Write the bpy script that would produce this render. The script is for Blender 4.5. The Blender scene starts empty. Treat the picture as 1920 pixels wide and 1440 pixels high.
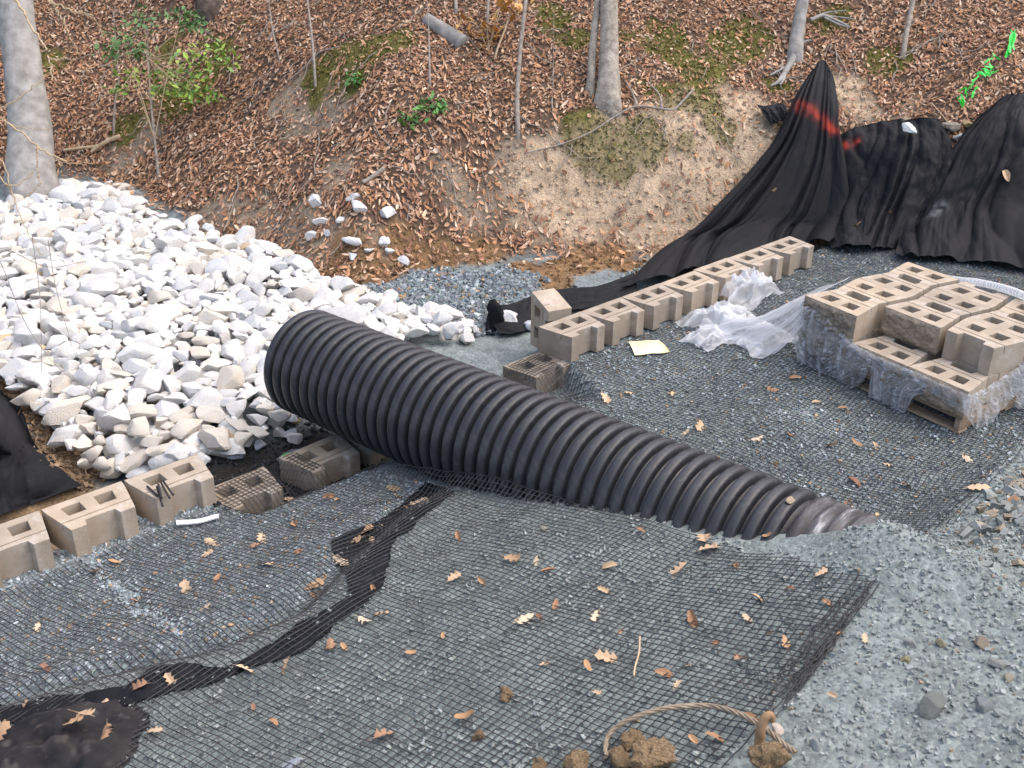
import bpy, bmesh, math, random
import numpy as np
from mathutils import Vector, Matrix

random.seed(7)
RS = np.random.RandomState(11)
sc = bpy.context.scene
COL = sc.collection

# ------------------------------------------------------------------ camera
F_PX, PITCH, ROLL, YAW = 2010.87, 0.47141, 0.01249, 0.73994
CAM = np.array([-5.10177, -5.30749, 3.47271])
FW = np.array([math.sin(YAW)*math.cos(PITCH), math.cos(YAW)*math.cos(PITCH), -math.sin(PITCH)])
RT = np.array([math.cos(YAW), -math.sin(YAW), 0.0])
UP = np.cross(RT, FW)
RT, UP = math.cos(ROLL)*RT+math.sin(ROLL)*UP, math.cos(ROLL)*UP-math.sin(ROLL)*RT
cd = bpy.data.cameras.new('camera'); cam = bpy.data.objects.new('camera', cd); COL.objects.link(cam)
cam.matrix_world = Matrix(((RT[0], UP[0], -FW[0], CAM[0]), (RT[1], UP[1], -FW[1], CAM[1]),
                           (RT[2], UP[2], -FW[2], CAM[2]), (0, 0, 0, 1)))
cd.sensor_width = 36.0; cd.lens = F_PX*36.0/1920.0; cd.clip_end = 500.0; cd.clip_start = 0.05
cd.dof.use_dof = True; cd.dof.focus_distance = 6.4; cd.dof.aperture_fstop = 5.0
sc.camera = cam

# ------------------------------------------------------------------ sky, sun, exposure
SUN_EL, SUN_AZ = math.radians(60), math.radians(118)      # azimuth from +Y towards +X
wd = bpy.data.worlds.new('World'); sc.world = wd; wd.use_nodes = True
wn = wd.node_tree.nodes; wl = wd.node_tree.links
sky = wn.new('ShaderNodeTexSky'); sky.sky_type = 'NISHITA'; sky.sun_disc = False
sky.sun_elevation = SUN_EL; sky.sun_rotation = SUN_AZ
sky.air_density = 1.0; sky.dust_density = 3.0; sky.ozone_density = 0.6
wl.new(sky.outputs[0], wn['Background'].inputs[0]); wn['Background'].inputs[1].default_value = 0.12
sd = bpy.data.lights.new('sun', 'SUN'); sun = bpy.data.objects.new('sun', sd); COL.objects.link(sun)
sd.energy = 1.15; sd.angle = math.radians(120); sd.color = (1.0, 0.91, 0.81)
dirv = Vector((math.sin(SUN_AZ)*math.cos(SUN_EL), math.cos(SUN_AZ)*math.cos(SUN_EL), math.sin(SUN_EL)))
sun.rotation_euler = dirv.to_track_quat('Z', 'Y').to_euler()
sc.view_settings.view_transform = 'Standard'; sc.view_settings.look = 'None'
sc.view_settings.gamma = 1.0; sc.view_settings.exposure = 1.38

# ------------------------------------------------------------------ noise
def _hash(i, j, k, s):
    h = (i.astype(np.int64)*374761393 + j.astype(np.int64)*668265263 + k.astype(np.int64)*2147483647 + s*1274126177) & 0xffffffff
    h = ((h ^ (h >> 13))*1274126177) & 0xffffffff
    h = ((h ^ (h >> 16))*2246822519) & 0xffffffff
    return ((h ^ (h >> 15)) & 0xffffff)/float(0xffffff)
def noise3(x, y, z, s=0):
    x, y, z = np.broadcast_arrays(np.asarray(x, float), np.asarray(y, float), np.asarray(z, float))
    xi, yi, zi = np.floor(x), np.floor(y), np.floor(z)
    u, v, w = x-xi, y-yi, z-zi
    u, v, w = u*u*(3-2*u), v*v*(3-2*v), w*w*(3-2*w)
    o = 0
    for a in (0, 1):
        for b in (0, 1):
            for c in (0, 1):
                o = o + _hash(xi+a, yi+b, zi+c, s)*(u if a else 1-u)*(v if b else 1-v)*(w if c else 1-w)
    return o*2-1
def noise2(x, y, s=0):
    x = np.asarray(x, float); y = np.asarray(y, float)
    xi, yi = np.floor(x), np.floor(y)
    u, v = x-xi, y-yi
    u, v = u*u*(3-2*u), v*v*(3-2*v)
    z0 = np.zeros_like(xi)
    h = lambda a, b: _hash(xi+a, yi+b, z0, s)
    return ((h(0, 0)*(1-u)+h(1, 0)*u)*(1-v)+(h(0, 1)*(1-u)+h(1, 1)*u)*v)*2-1
def fbm(x, y, f, s=0, o=3):
    r = 0; a = 1.0; t = 0
    for i in range(o):
        r = r+a*noise2(x*f+i*17.3, y*f-i*9.1, s+i); t += a; a *= .5; f *= 2.03
    return r/t
def sstep(a, b, x):
    t = np.clip((np.asarray(x, float)-a)/(b-a), 0, 1); return t*t*(3-2*t)

# ------------------------------------------------------------------ terrain heights
PIPE_P = np.array([-1.7136, 0.0, 0.3423])
PIPE_D = np.array([math.cos(-1.4255), math.sin(-1.4255), 0.0124]); PIPE_D /= np.linalg.norm(PIPE_D)
FOOT = np.array([(-14, 13), (-6, 9.2), (-2.6, 7.3), (-1.0, 7.3), (-.35, 6.2), (-.5, 5.0), (-.3, 4.0), (-.2, 3.05), (.1, 2.45), (.7, 2.35),
                 (1.5, 1.95), (2.5, 1.25), (3.2, .72), (3.85, .3), (4.25, -.5), (4.9, -1.6), (6.2, -3.2), (9, -6), (16, -14)], float)
STEP = np.array([(-9, -.9), (-4.42, -1.36), (-4.03, -1.56), (-3.58, -1.80), (-3.2, -1.80), (-2.83, -1.60), (-2.2, -1.27), (-1.85, -1.25), (-1.2, -1.3), (9, -1.5)], float)
def foot_dist(x, y):
    best = np.full(x.shape, 1e9); sg = np.zeros(x.shape)
    for (ax, ay), (bx, by) in zip(FOOT[:-1], FOOT[1:]):
        dx, dy = bx-ax, by-ay; L = dx*dx+dy*dy
        t = np.clip(((x-ax)*dx+(y-ay)*dy)/L, 0, 1)
        d = np.hypot(x-ax-t*dx, y-ay-t*dy)
        s = np.sign(dx*(y-ay)-dy*(x-ax))
        m = d < best-1e-9
        best = np.where(m, d, best); sg = np.where(m, s, sg)
    return best*sg
DLINE = np.array([(-3.60, -.20), (-3.61, -.40), (-3.63, -.60), (-3.62, -.80), (-3.65, -1.00), (-3.65, -1.25), (-3.67, -1.50)])
def dust_line(x, y):
    lx = np.interp(-y, -DLINE[:, 1], DLINE[:, 0]); return np.exp(-((x-lx+.05*fbm(x, y, 4, 63, 2))/.055)**2)*sstep(-.1, -.2, y)*sstep(-1.65, -1.5, y)
def ground(x, y, detail=True):
    x = np.asarray(x, float); y = np.asarray(y, float); x, y = np.broadcast_arrays(x, y)
    # terrace behind the wall (y < 0)
    zl = np.interp(-y, [-9, 0, .45, 1, 1.5, 2, 2.5, 3, 3.5, 4.5, 5.6, 7.5, 30], [-.06, -.05, -.03, .09, .25, .39, .50, .60, .70, 1.0, 1.55, 2.0, 2.4])
    zr = np.interp(-y, [-9, 0, 1.0, 2.6, 3.0, 3.5, 4.0, 5, 7.5, 30], [-.02, -.02, .0, .02, .05, .24, .46, .9, 1.7, 2.2])
    zr2 = np.interp(-y, [-9, 0, 1.0, 3.0, 3.6, 4.2, 5, 7.5, 30], [-.02, -.02, .0, .01, .06, .20, .55, 1.4, 2.2])
    k2 = sstep(.0, 1.6, x); zr = zr*(1-k2)+zr2*k2
    k = sstep(-1.45, -.95, x)
    zt = zl*(1-k)+zr*k
    # heap of stone dust over the buried pipe end
    zt = zt+.20*np.exp(-(((x+1.05)/.62)**2+((y+3.70)/.42)**2))+.10*np.exp(-(((x+1.12)/.34)**2+((y+3.56)/.15)**2))
    # wrinkle of the exposed fabric strip
    sy = np.interp(x, STEP[:, 0], STEP[:, 1]); dd = y-sy
    zt = zt-.06*np.exp(-((dd-.02)/.09)**2)*sstep(-1.75, -2.1, x)+.03*np.exp(-((dd+.2)/.15)**2)*sstep(-1.75, -2.1, x)
    # creek bed in front of the wall (y > 0)
    bed = -.30+.03*np.clip(y, 0, 6)+.10*sstep(3.5, 6.5, y)*sstep(.5, -1, x)+.10*sstep(.0, 1.5, x)
    gap = sstep(-2.85, -2.70, x)*sstep(.10, -.12, x)
    gr = sstep(-1.2, -.9, x)
    y0 = (-.62-.28*gr)*gap+-.10*(1-gap); y1 = (-.22-.12*gr)*gap+.12*(1-gap)
    kb = np.clip((y-y0)/(y1-y0), 0, 1); kb = kb*kb*(3-2*kb)
    bedn = np.where(gap > .5, np.maximum(bed, -.21), bed)
    z = zt*(1-kb)+bedn*kb
    # dirt bank left of the stones
    mx, my = x+4.15, y-1.15
    z = z+1.10*sstep(1.0, .15, np.hypot(mx/1.0, my/.95))*sstep(.0, .25, y)
    # wooded hillside
    d = foot_dist(x, y)+.10*fbm(x, y, 1.3, 5, 2)
    st = sstep(.6, 1.6, x)
    hill = .52*np.clip(d, 0, None)+(.22+.28*st)*sstep(-.05, .75+.35*st, d)-.0*d
    hill = hill*(1-.22*sstep(6, 30, d))
    z = z+hill
    z = z+.20*fbm(x, y, .35, 21, 2)*sstep(.5, 3, d)+.07*fbm(x, y, 1.1, 31, 2)*sstep(.3, 1.5, d)
    if detail:
        near = sstep(.2, -.2, d)
        z = z+.012*fbm(x, y, 5.0, 3, 2)*near+.02*fbm(x, y, 6, 8, 2)*(1-near)
        z = z+.028*fbm(x, y, 1.7, 4, 2)*near*sstep(-.5, -1.0, y)
    return z

def ray(px, py):
    px = np.asarray(px, float); py = np.asarray(py, float)
    d = FW+RT*((px-960)/F_PX)[..., None]+UP*((720-py)/F_PX)[..., None]
    return d/np.linalg.norm(d, axis=-1, keepdims=True)
def hit(pts, gf=None):
    """where the line of sight through photograph pixels meets the terrain"""
    gf = gf or ground
    p = np.atleast_2d(np.array(pts, float)); d = ray(p[:, 0], p[:, 1])
    ts = np.linspace(1.5, 45, 1400)
    X = CAM+d[:, None, :]*ts[None, :, None]
    below = X[..., 2] < gf(X[..., 0], X[..., 1])
    i = below.argmax(1); i = np.where(below.any(1), i, len(ts)-1); i = np.maximum(i, 1)
    a, b = ts[i-1].copy(), ts[i].copy()
    for _ in range(14):
        m = (a+b)/2; P = CAM+d*m[:, None]
        u = P[:, 2] < gf(P[:, 0], P[:, 1]); b = np.where(u, m, b); a = np.where(u, a, m)
    return CAM+d*b[:, None]
def hit1(px, py): return hit([(px, py)])[0]
def depth_pt(px, py, dep):
    v = FW+RT*((px-960)/F_PX)+UP*((720-py)/F_PX); return CAM+v*dep
def project(P):
    v = np.asarray(P, float)-CAM; z = v@FW
    return np.stack([960+F_PX*(v@RT)/z, 720-F_PX*(v@UP)/z], -1), z

# ------------------------------------------------------------------ mesh helpers
def link(name, me, parent=None):
    o = bpy.data.objects.new(name, me); COL.objects.link(o)
    if parent is not None: o.parent = parent
    return o
def mesh_np(name, V, F, mat=None, smooth=True, col=None):
    V = np.asarray(V, float); F = np.asarray(F, np.int64)
    me = bpy.data.meshes.new(name)
    k = F.shape[1]
    me.vertices.add(len(V)); me.vertices.foreach_set('co', V.astype(np.float32).ravel())
    me.loops.add(F.size); me.loops.foreach_set('vertex_index', F.astype(np.int32).ravel())
    me.polygons.add(len(F)); me.polygons.foreach_set('loop_start', np.arange(0, F.size, k, dtype=np.int32))
    me.polygons.foreach_set('loop_total', np.full(len(F), k, np.int32))
    me.polygons.foreach_set('use_smooth', np.full(len(F), bool(smooth)))
    if col is not None: add_col(me, col)
    me.update(calc_edges=True)
    if mat: me.materials.append(mat)
    return me
def add_col(me, col):
    col = np.asarray(col, float)
    if col.ndim == 1: col = np.tile(col, (len(me.vertices), 1))
    if col.shape[1] == 3: col = np.hstack([col, np.ones((len(col), 1))])
    a = me.color_attributes.new('Col', 'FLOAT_COLOR', 'POINT'); a.data.foreach_set('color', col.astype(np.float32).ravel())
def tag(o, label, cat, group=None, kind=None):
    if label: o['label'] = label
    if cat: o['category'] = cat
    if group: o['group'] = group
    if kind: o['kind'] = kind
    return o
def empty(name, loc=(0, 0, 0), rot=(0, 0, 0)):
    o = bpy.data.objects.new(name, None); COL.objects.link(o); o.location = loc; o.rotation_euler = rot
    o.empty_display_size = .1
    return o
def grid_faces(nu, nv, closed_v=False):
    i = np.arange(nu-1)[:, None]; j = np.arange(nv if closed_v else nv-1)[None, :]
    a = i*nv+j; b = i*nv+(j+1) % nv; c = (i+1)*nv+(j+1) % nv; d = (i+1)*nv+j
    return np.stack([a, b, c, d], -1).reshape(-1, 4)
def tube(path, rad, sides=8, cap=True, wob=0.0, seed=0):
    """quads of a tapered tube along a path"""
    P = np.asarray(path, float); n = len(P); rad = np.broadcast_to(np.asarray(rad, float), (n,))
    T = np.gradient(P, axis=0); T /= np.linalg.norm(T, axis=1, keepdims=True)+1e-12
    ref = np.array([0, 0, 1.0]) if abs(T[:, 2]).mean() < .8 else np.array([1.0, 0, 0])
    U = np.cross(T, ref); U /= np.linalg.norm(U, axis=1, keepdims=True)+1e-12; W = np.cross(T, U)
    a = np.linspace(0, 2*np.pi, sides, endpoint=False)
    R = rad[:, None]*np.ones((1, sides))
    if wob: R = R*(1+wob*noise3(np.cos(a)[None]*1.7+P[:, :1]*2, np.sin(a)[None]*1.7+P[:, 1:2]*2, P[:, 2:3]*2.5, seed))
    V = P[:, None, :]+R[..., None]*(np.cos(a)[None, :, None]*U[:, None, :]+np.sin(a)[None, :, None]*W[:, None, :])
    V = V.reshape(-1, 3); F = grid_faces(n, sides, True)
    if cap:
        c0, c1 = len(V), len(V)+1
        V = np.vstack([V, P[:1], P[-1:]])
        s = np.arange(sides); e = (s+1) % sides
        F = np.vstack([F, np.stack([np.full(sides, c0), e, s, s], 1), np.stack([np.full(sides, c1), (n-1)*sides+s, (n-1)*sides+e, (n-1)*sides+e], 1)])
    return V, F
def merge(parts):
    Vs, Fs, o = [], [], 0
    for V, F in parts:
        Vs.append(V); Fs.append(np.asarray(F)+o); o += len(V)
    return np.vstack(Vs), np.vstack(Fs)
def quad_mesh(name, V, F, mat, smooth=True, col=None):
    """mesh whose rows may be degenerate quads (triangles with a doubled last index)"""
    F = np.asarray(F)
    tri = F[:, 2] == F[:, 3]
    if not tri.any(): return mesh_np(name, V, F, mat, smooth, col)
    faces = [tuple(f[:3]) if t else tuple(f) for f, t in zip(F.tolist(), tri)]
    me = bpy.data.meshes.new(name); me.from_pydata([tuple(v) for v in V], [], faces)
    me.polygons.foreach_set('use_smooth', np.full(len(faces), bool(smooth)))
    if col is not None: add_col(me, col)
    me.materials.append(mat); return me
def spline(pts, n):
    """Catmull-Rom through points, n samples"""
    P = np.asarray(pts, float); m = len(P)
    Q = np.vstack([2*P[0]-P[1], P, 2*P[-1]-P[-2]])
    s = np.linspace(0, m-1-1e-9, n); i = s.astype(int); t = (s-i)[:, None]
    p0, p1, p2, p3 = Q[i], Q[i+1], Q[i+2], Q[i+3]
    return .5*((2*p1)+(-p0+p2)*t+(2*p0-5*p1+4*p2-p3)*t*t+(-p0+3*p1-3*p2+p3)*t**3)
def patch(rows, nu, nv):
    R = np.array([spline(r, nv) for r in rows])
    return np.stack([spline(R[:, j], nu) for j in range(nv)], 1)
def normals_of(G):
    du = np.gradient(G, axis=0); dv = np.gradient(G, axis=1)
    n = np.cross(du, dv); n /= np.linalg.norm(n, axis=-1, keepdims=True)+1e-12
    n[n[..., 2] < 0] *= -1
    return n
def sheet(name, G, mat, thick=.004, col=None, parent=None):
    nu, nv = G.shape[:2]
    N = normals_of(G); top = G.reshape(-1, 3); bot = (G-N*thick).reshape(-1, 3); n = len(top)
    F = grid_faces(nu, nv); F2 = F[:, ::-1]+n
    ring = list(range(nv))+[i*nv+nv-1 for i in range(1, nu)]+[(nu-1)*nv+j for j in range(nv-2, -1, -1)]+[i*nv for i in range(nu-2, 0, -1)]
    r = np.array(ring); e = np.roll(r, -1)
    S = np.stack([r, e, e+n, r+n], 1)
    c = None if col is None else np.vstack([col, col])
    me = mesh_np(name, np.vstack([top, bot]), np.vstack([F, F2, S]), mat, True, c)
    return link(name, me, parent)

# ------------------------------------------------------------------ materials
def new_mat(name):
    m = bpy.data.materials.new(name); m.use_nodes = True
    return m, m.node_tree.nodes, m.node_tree.links, m.node_tree.nodes['Principled BSDF']
def ramp(n, stops, interp='LINEAR'):
    r = n.new('ShaderNodeValToRGB'); r.color_ramp.interpolation = interp
    while len(r.color_ramp.elements) < len(stops): r.color_ramp.elements.new(.5)
    for e, (p, c) in zip(r.color_ramp.elements, stops):
        e.position = p; e.color = (*c, 1) if len(c) == 3 else c
    return r
def tex(n, l, kind, scale, coord='Object', **kw):
    tc = n.new('ShaderNodeTexCoord'); t = n.new('ShaderNodeTex'+kind); l.new(tc.outputs[coord], t.inputs['Vector'])
    t.inputs['Scale'].default_value = scale
    for k, v in kw.items():
        if k in t.inputs: t.inputs[k].default_value = v
        else: setattr(t, k, v)
    return t
def mix(n, l, a, b, fac, mode='MIX'):
    m = n.new('ShaderNodeMix'); m.data_type = 'RGBA'; m.blend_type = mode
    for s, v in ((6, a), (7, b), (0, fac)):
        if hasattr(v, 'links'): l.new(v, m.inputs[s])
        else: m.inputs[s].default_value = v if s == 0 else (*v, 1)
    return m.outputs[2]
def bump(n, l, h, bs, strength=.5, dist=.01, prev=None):
    b = n.new('ShaderNodeBump'); b.inputs['Strength'].default_value = strength; b.inputs['Distance'].default_value = dist
    l.new(h, b.inputs['Height'])
    if prev is not None: l.new(prev, b.inputs['Normal'])
    if bs is not None: l.new(b.outputs[0], bs.inputs['Normal'])
    return b.outputs[0]
def simple(name, c1, c2, scale=20, rough=.85, bstr=.3, bdist=.004, bscale=None, coord='Object', spec=.3):
    m, n, l, b = new_mat(name)
    t = tex(n, l, 'Noise', scale, coord, Detail=5.0); r = ramp(n, [(.3, c1), (.7, c2)]); l.new(t.outputs[0], r.inputs[0])
    l.new(r.outputs[0], b.inputs['Base Color']); b.inputs['Roughness'].default_value = rough; b.inputs['Specular IOR Level'].default_value = spec
    t2 = tex(n, l, 'Noise', bscale or scale*3, coord, Detail=6.0); bump(n, l, t2.outputs[0], b, bstr, bdist)
    return m
def attr_mat(name, rough=.9, vscale=30, vamt=.5, bscale=60, bstr=.4, bdist=.004, spec=.25, coord='Object'):
    """colour from the mesh attribute, broken up by fine noise"""
    m, n, l, b = new_mat(name)
    a = n.new('ShaderNodeAttribute'); a.attribute_name = 'Col'
    t = tex(n, l, 'Noise', vscale, coord, Detail=6.0, Roughness=.65)
    r = ramp(n, [(.25, (1-vamt,)*3), (.75, (1+vamt*.45,)*3)]); l.new(t.outputs[0], r.inputs[0])
    l.new(mix(n, l, a.outputs[0], r.outputs[0], 1.0, 'MULTIPLY'), b.inputs['Base Color'])
    b.inputs['Roughness'].default_value = rough; b.inputs['Specular IOR Level'].default_value = spec
    t2 = tex(n, l, 'Noise', bscale, coord, Detail=5.0); bump(n, l, t2.outputs[0], b, bstr, bdist)
    return m

def m_ground():
    m, n, l, b = new_mat('ground')
    a = n.new('ShaderNodeAttribute'); a.attribute_name = 'Col'
    t1 = tex(n, l, 'Voronoi', 55, 'Object', Randomness=1.0)
    r1 = ramp(n, [(0, (.55, .57, .6)), (1, (1.35, 1.35, 1.3))]); l.new(t1.outputs['Color'], r1.inputs[0])
    t2 = tex(n, l, 'Noise', 9, 'Object', Detail=8.0, Roughness=.7)
    r2 = ramp(n, [(.3, (.62, .62, .62)), (.7, (1.25, 1.25, 1.25))]); l.new(t2.outputs[0], r2.inputs[0])
    c = mix(n, l, a.outputs[0], r1.outputs[0], .75, 'MULTIPLY'); c = mix(n, l, c, r2.outputs[0], .9, 'MULTIPLY')
    l.new(c, b.inputs['Base Color']); b.inputs['Roughness'].default_value = .95; b.inputs['Specular IOR Level'].default_value = .15
    t3 = tex(n, l, 'Noise', 60, 'Object', Detail=6.0, Roughness=.7)
    p = bump(n, l, t1.outputs['Distance'], None, .5, -.012); bump(n, l, t3.outputs[0], b, .6, .012, p)
    return m
def m_concrete(name, dark=1.0, rough_face=False):
    m, n, l, b = new_mat(name)
    oi = n.new('ShaderNodeObjectInfo')
    t = tex(n, l, 'Noise', 7, 'Object', Detail=6.0, Roughness=.6)
    c1, c2 = (.35*dark, .288*dark, .220*dark), (.48*dark, .402*dark, .318*dark)
    r = ramp(n, [(.3, c1), (.7, c2)]); l.new(t.outputs[0], r.inputs[0])
    r0 = ramp(n, [(0, (.86, .86, .87)), (.5, (1, 1, 1)), (1, (1.1, 1.07, 1.02))]); l.new(oi.outputs['Random'], r0.inputs[0])
    c = mix(n, l, r.outputs[0], r0.outputs[0], 1.0, 'MULTIPLY')
    sp = tex(n, l, 'Noise', 260, 'Object', Detail=2.0); rs = ramp(n, [(.35, (.72, .7, .68)), (.6, (1.1, 1.1, 1.1))]); l.new(sp.outputs[0], rs.inputs[0])
    c = mix(n, l, c, rs.outputs[0], .6 if not rough_face else 1.0, 'MULTIPLY')
    ef = tex(n, l, 'Noise', 4.5, 'Object', Detail=7.0, Roughness=.75); re = ramp(n, [(.54, (0, 0, 0)), (.70, (.6, .6, .6))]); l.new(ef.outputs[0], re.inputs[0])
    if not rough_face: c = mix(n, l, c, (.62, .57, .52), re.outputs[0])
    l.new(c, b.inputs['Base Color']); b.inputs['Roughness'].default_value = .92; b.inputs['Specular IOR Level'].default_value = .2
    t2 = tex(n, l, 'Noise', 240, 'Object', Detail=4.0); p = bump(n, l, t2.outputs[0], None, .35, .003)
    t3 = tex(n, l, 'Noise', 38 if rough_face else 25, 'Object', Detail=6.0); bump(n, l, t3.outputs[0], b, .9 if rough_face else .15, .02 if rough_face else .004, p)
    return m
def m_stone():
    m, n, l, b = new_mat('white_stone')
    a = n.new('ShaderNodeAttribute'); a.attribute_name = 'Col'
    t = tex(n, l, 'Noise', 2.2, 'Object', Detail=8.0, Roughness=.65); r = ramp(n, [(.32, (.86, .88, .92)), (.52, (1, 1, 1)), (.72, (.97, .92, .85))]); l.new(t.outputs[0], r.inputs[0])
    c = mix(n, l, a.outputs[0], r.outputs[0], 1.0, 'MULTIPLY')
    v = tex(n, l, 'Noise', 7, 'Object', Detail=10.0, Roughness=.8); r2 = ramp(n, [(.3, (.72, .72, .73)), (.5, (1.02, 1.02, 1.02))]); l.new(v.outputs[0], r2.inputs[0])
    c = mix(n, l, c, r2.outputs[0], .75, 'MULTIPLY')
    l.new(c, b.inputs['Base Color']); b.inputs['Roughness'].default_value = .85; b.inputs['Specular IOR Level'].default_value = .25
    t2 = tex(n, l, 'Noise', 16, 'Object', Detail=8.0, Roughness=.7); p = bump(n, l, t2.outputs[0], None, .55, .05)
    t3 = tex(n, l, 'Voronoi', 6, 'Object', feature='DISTANCE_TO_EDGE'); bump(n, l, t3.outputs[0], b, .12, .05, p)
    return m
def m_fabric():
    m, n, l, b = new_mat('black_geotextile')
    a = n.new('ShaderNodeAttribute'); a.attribute_name = 'Col'
    t = tex(n, l, 'Noise', 6, 'Object', Detail=8.0, Roughness=.7); r = ramp(n, [(.35, (.8, .8, .84)), (.75, (1.35, 1.3, 1.25))]); l.new(t.outputs[0], r.inputs[0])
    c = mix(n, l, a.outputs[0], r.outputs[0], 1.0, 'MULTIPLY')
    d = tex(n, l, 'Noise', 70, 'Object', Detail=3.0); rd = ramp(n, [(.68, (0, 0, 0)), (.76, (.4, .4, .4))]); l.new(d.outputs[0], rd.inputs[0])
    c = mix(n, l, c, (.09, .085, .075), rd.outputs[0])
    l.new(c, b.inputs['Base Color']); b.inputs['Roughness'].default_value = .68; b.inputs['Specular IOR Level'].default_value = .2
    t2 = tex(n, l, 'Noise', 400, 'Object', Detail=2.0); p = bump(n, l, t2.outputs[0], None, .3, .002)
    t3 = tex(n, l, 'Noise', 14, 'Object', Detail=4.0); bump(n, l, t3.outputs[0], b, .18, .02, p)
    return m
def m_pipe():
    m, n, l, b = new_mat('black_corrugated_plastic')
    t = tex(n, l, 'Noise', 5, 'Object', Detail=8.0, Roughness=.7); r = ramp(n, [(.35, (.019, .020, .024)), (.7, (.040, .040, .045))]); l.new(t.outputs[0], r.inputs[0])
    s = tex(n, l, 'Noise', 60, 'Object', Detail=4.0, Roughness=.7); rs = ramp(n, [(.64, (0, 0, 0)), (.76, (.5, .5, .5))]); l.new(s.outputs[0], rs.inputs[0])
    c = mix(n, l, r.outputs[0], (.22, .20, .18), rs.outputs[0])
    sc2 = tex(n, l, 'Noise', 11, 'Object', Detail=9.0, Roughness=.8); rs2 = ramp(n, [(.52, (0, 0, 0)), (.70, (.42, .42, .42))]); l.new(sc2.outputs[0], rs2.inputs[0]); c = mix(n, l, c, (.15, .143, .138), rs2.outputs[0])
    l.new(c, b.inputs['Base Color']); b.inputs['Roughness'].default_value = .42; b.inputs['Specular IOR Level'].default_value = .5
    t2 = tex(n, l, 'Noise', 40, 'Object', Detail=5.0); bump(n, l, t2.outputs[0], b, .08, .01)
    rr = ramp(n, [(.3, (.34,)*3), (.7, (.6,)*3)]); l.new(t.outputs[0], rr.inputs[0]); l.new(rr.outputs[0], b.inputs['Roughness'])
    return m
def m_wrap(name='stretch_film', lo=.15, mid=.46, hi=.95):
    m, n, l, b = new_mat(name)
    out = n['Material Output']
    b.inputs['Base Color'].default_value = (.97, .97, .98, 1); b.inputs['Roughness'].default_value = .30; b.inputs['Specular IOR Level'].default_value = .6
    tr = n.new('ShaderNodeBsdfTransparent'); tl = n.new('ShaderNodeBsdfTranslucent'); tl.inputs[0].default_value = (.85, .88, .93, 1)
    ms = n.new('ShaderNodeMixShader'); ms.inputs[0].default_value = .45; l.new(b.outputs[0], ms.inputs[1]); l.new(tl.outputs[0], ms.inputs[2])
    m2 = n.new('ShaderNodeMixShader')
    tc = n.new('ShaderNodeTexCoord'); mp = n.new('ShaderNodeMapping'); mp.inputs['Scale'].default_value = (1.1, 15, 1)
    a = n.new('ShaderNodeAttribute'); a.attribute_name = 'Col'
    l.new(a.outputs['Vector'], mp.inputs['Vector'])
    t = n.new('ShaderNodeTexNoise'); t.inputs['Scale'].default_value = 1.0; t.inputs['Detail'].default_value = 2; t.inputs['Distortion'].default_value = .3
    l.new(mp.outputs[0], t.inputs['Vector'])
    r = ramp(n, [(.34, (lo,)*3), (.56, (mid,)*3), (.70, (hi,)*3)]); l.new(t.outputs[0], r.inputs[0])
    l.new(r.outputs[0], m2.inputs[0]); l.new(tr.outputs[0], m2.inputs[1]); l.new(ms.outputs[0], m2.inputs[2]); l.new(m2.outputs[0], out.inputs[0])
    bump(n, l, t.outputs[0], b, .12, .01)
    return m
MAT = {}
MAT['ground'] = m_ground(); MAT['block'] = m_concrete('tan_concrete'); MAT['split'] = m_concrete('split_concrete', .78, True)
MAT['dirtyblock'] = m_concrete('damp_concrete', .74)
MAT['stone'] = m_stone(); MAT['fabric'] = m_fabric(); MAT['pipe'] = m_pipe(); MAT['wrap'] = m_wrap(); MAT['wrap2'] = m_wrap('bunched_film', .32, .62, .96)
MAT['pebble'] = attr_mat('gravel', .95, 40, .35, 90, .4, .003, .06)
MAT['leaf'] = attr_mat('dry_leaf', .8, 45, .35, 60, .3, .003, .3)
MAT['green'] = attr_mat('green_leaf', .5, 30, .3, 60, .2, .003, .4)
MAT['net'] = simple('black_geogrid', (.018, .018, .020), (.046, .046, .046), 6, .5, .1, .001, spec=.4)
MAT['bark'] = simple('grey_bark', (.22, .205, .185), (.42, .395, .36), 9, .9, .6, .012, 24)
MAT['bark2'] = simple('furrowed_bark', (.22, .185, .15), (.46, .40, .33), 14, .92, .9, .015, 40)
MAT['darkbark'] = simple('dark_bark', (.05, .035, .028), (.13, .10, .08), 14, .95, .9, .02, 30)
MAT['twig'] = simple('pale_twig', (.42, .30, .18), (.60, .45, .29), 30, .75, .2, .002)
MAT['greytwig'] = simple('grey_twig', (.20, .165, .135), (.40, .345, .29), 30, .85, .3, .003)
MAT['wood'] = simple('pallet_wood', (.30, .205, .13), (.48, .36, .25), 12, .85, .4, .004, 60)
MAT['clod'] = simple('clay_clod', (.32, .20, .10), (.58, .42, .25), 9, .95, 1.0, .04, 16)
MAT['steel'] = simple('wire_rope', (.20, .155, .105), (.38, .30, .21), 40, .55, .2, .002, spec=.5)
MAT['rust'] = simple('rusty_hook', (.26, .15, .08), (.42, .27, .15), 30, .7, .3, .003)
MAT['pin'] = simple('dark_pin', (.015, .013, .013), (.05, .04, .04), 40, .6, .2, .001)
MAT['paper'] = simple('manila_paper', (.80, .66, .36), (.88, .78, .52), 6, .7, .1, .003)
MAT['white'] = simple('white_plastic', (.72, .74, .76), (.85, .86, .87), 12, .5, .1, .001)
MAT['lime'] = simple('green_tape', (.02, .62, .06), (.10, .85, .14), 20, .4, .1, .001)
MAT['soil'] = simple('root_soil', (.10, .06, .035), (.30, .20, .12), 16, .97, .9, .03, 24)

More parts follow.
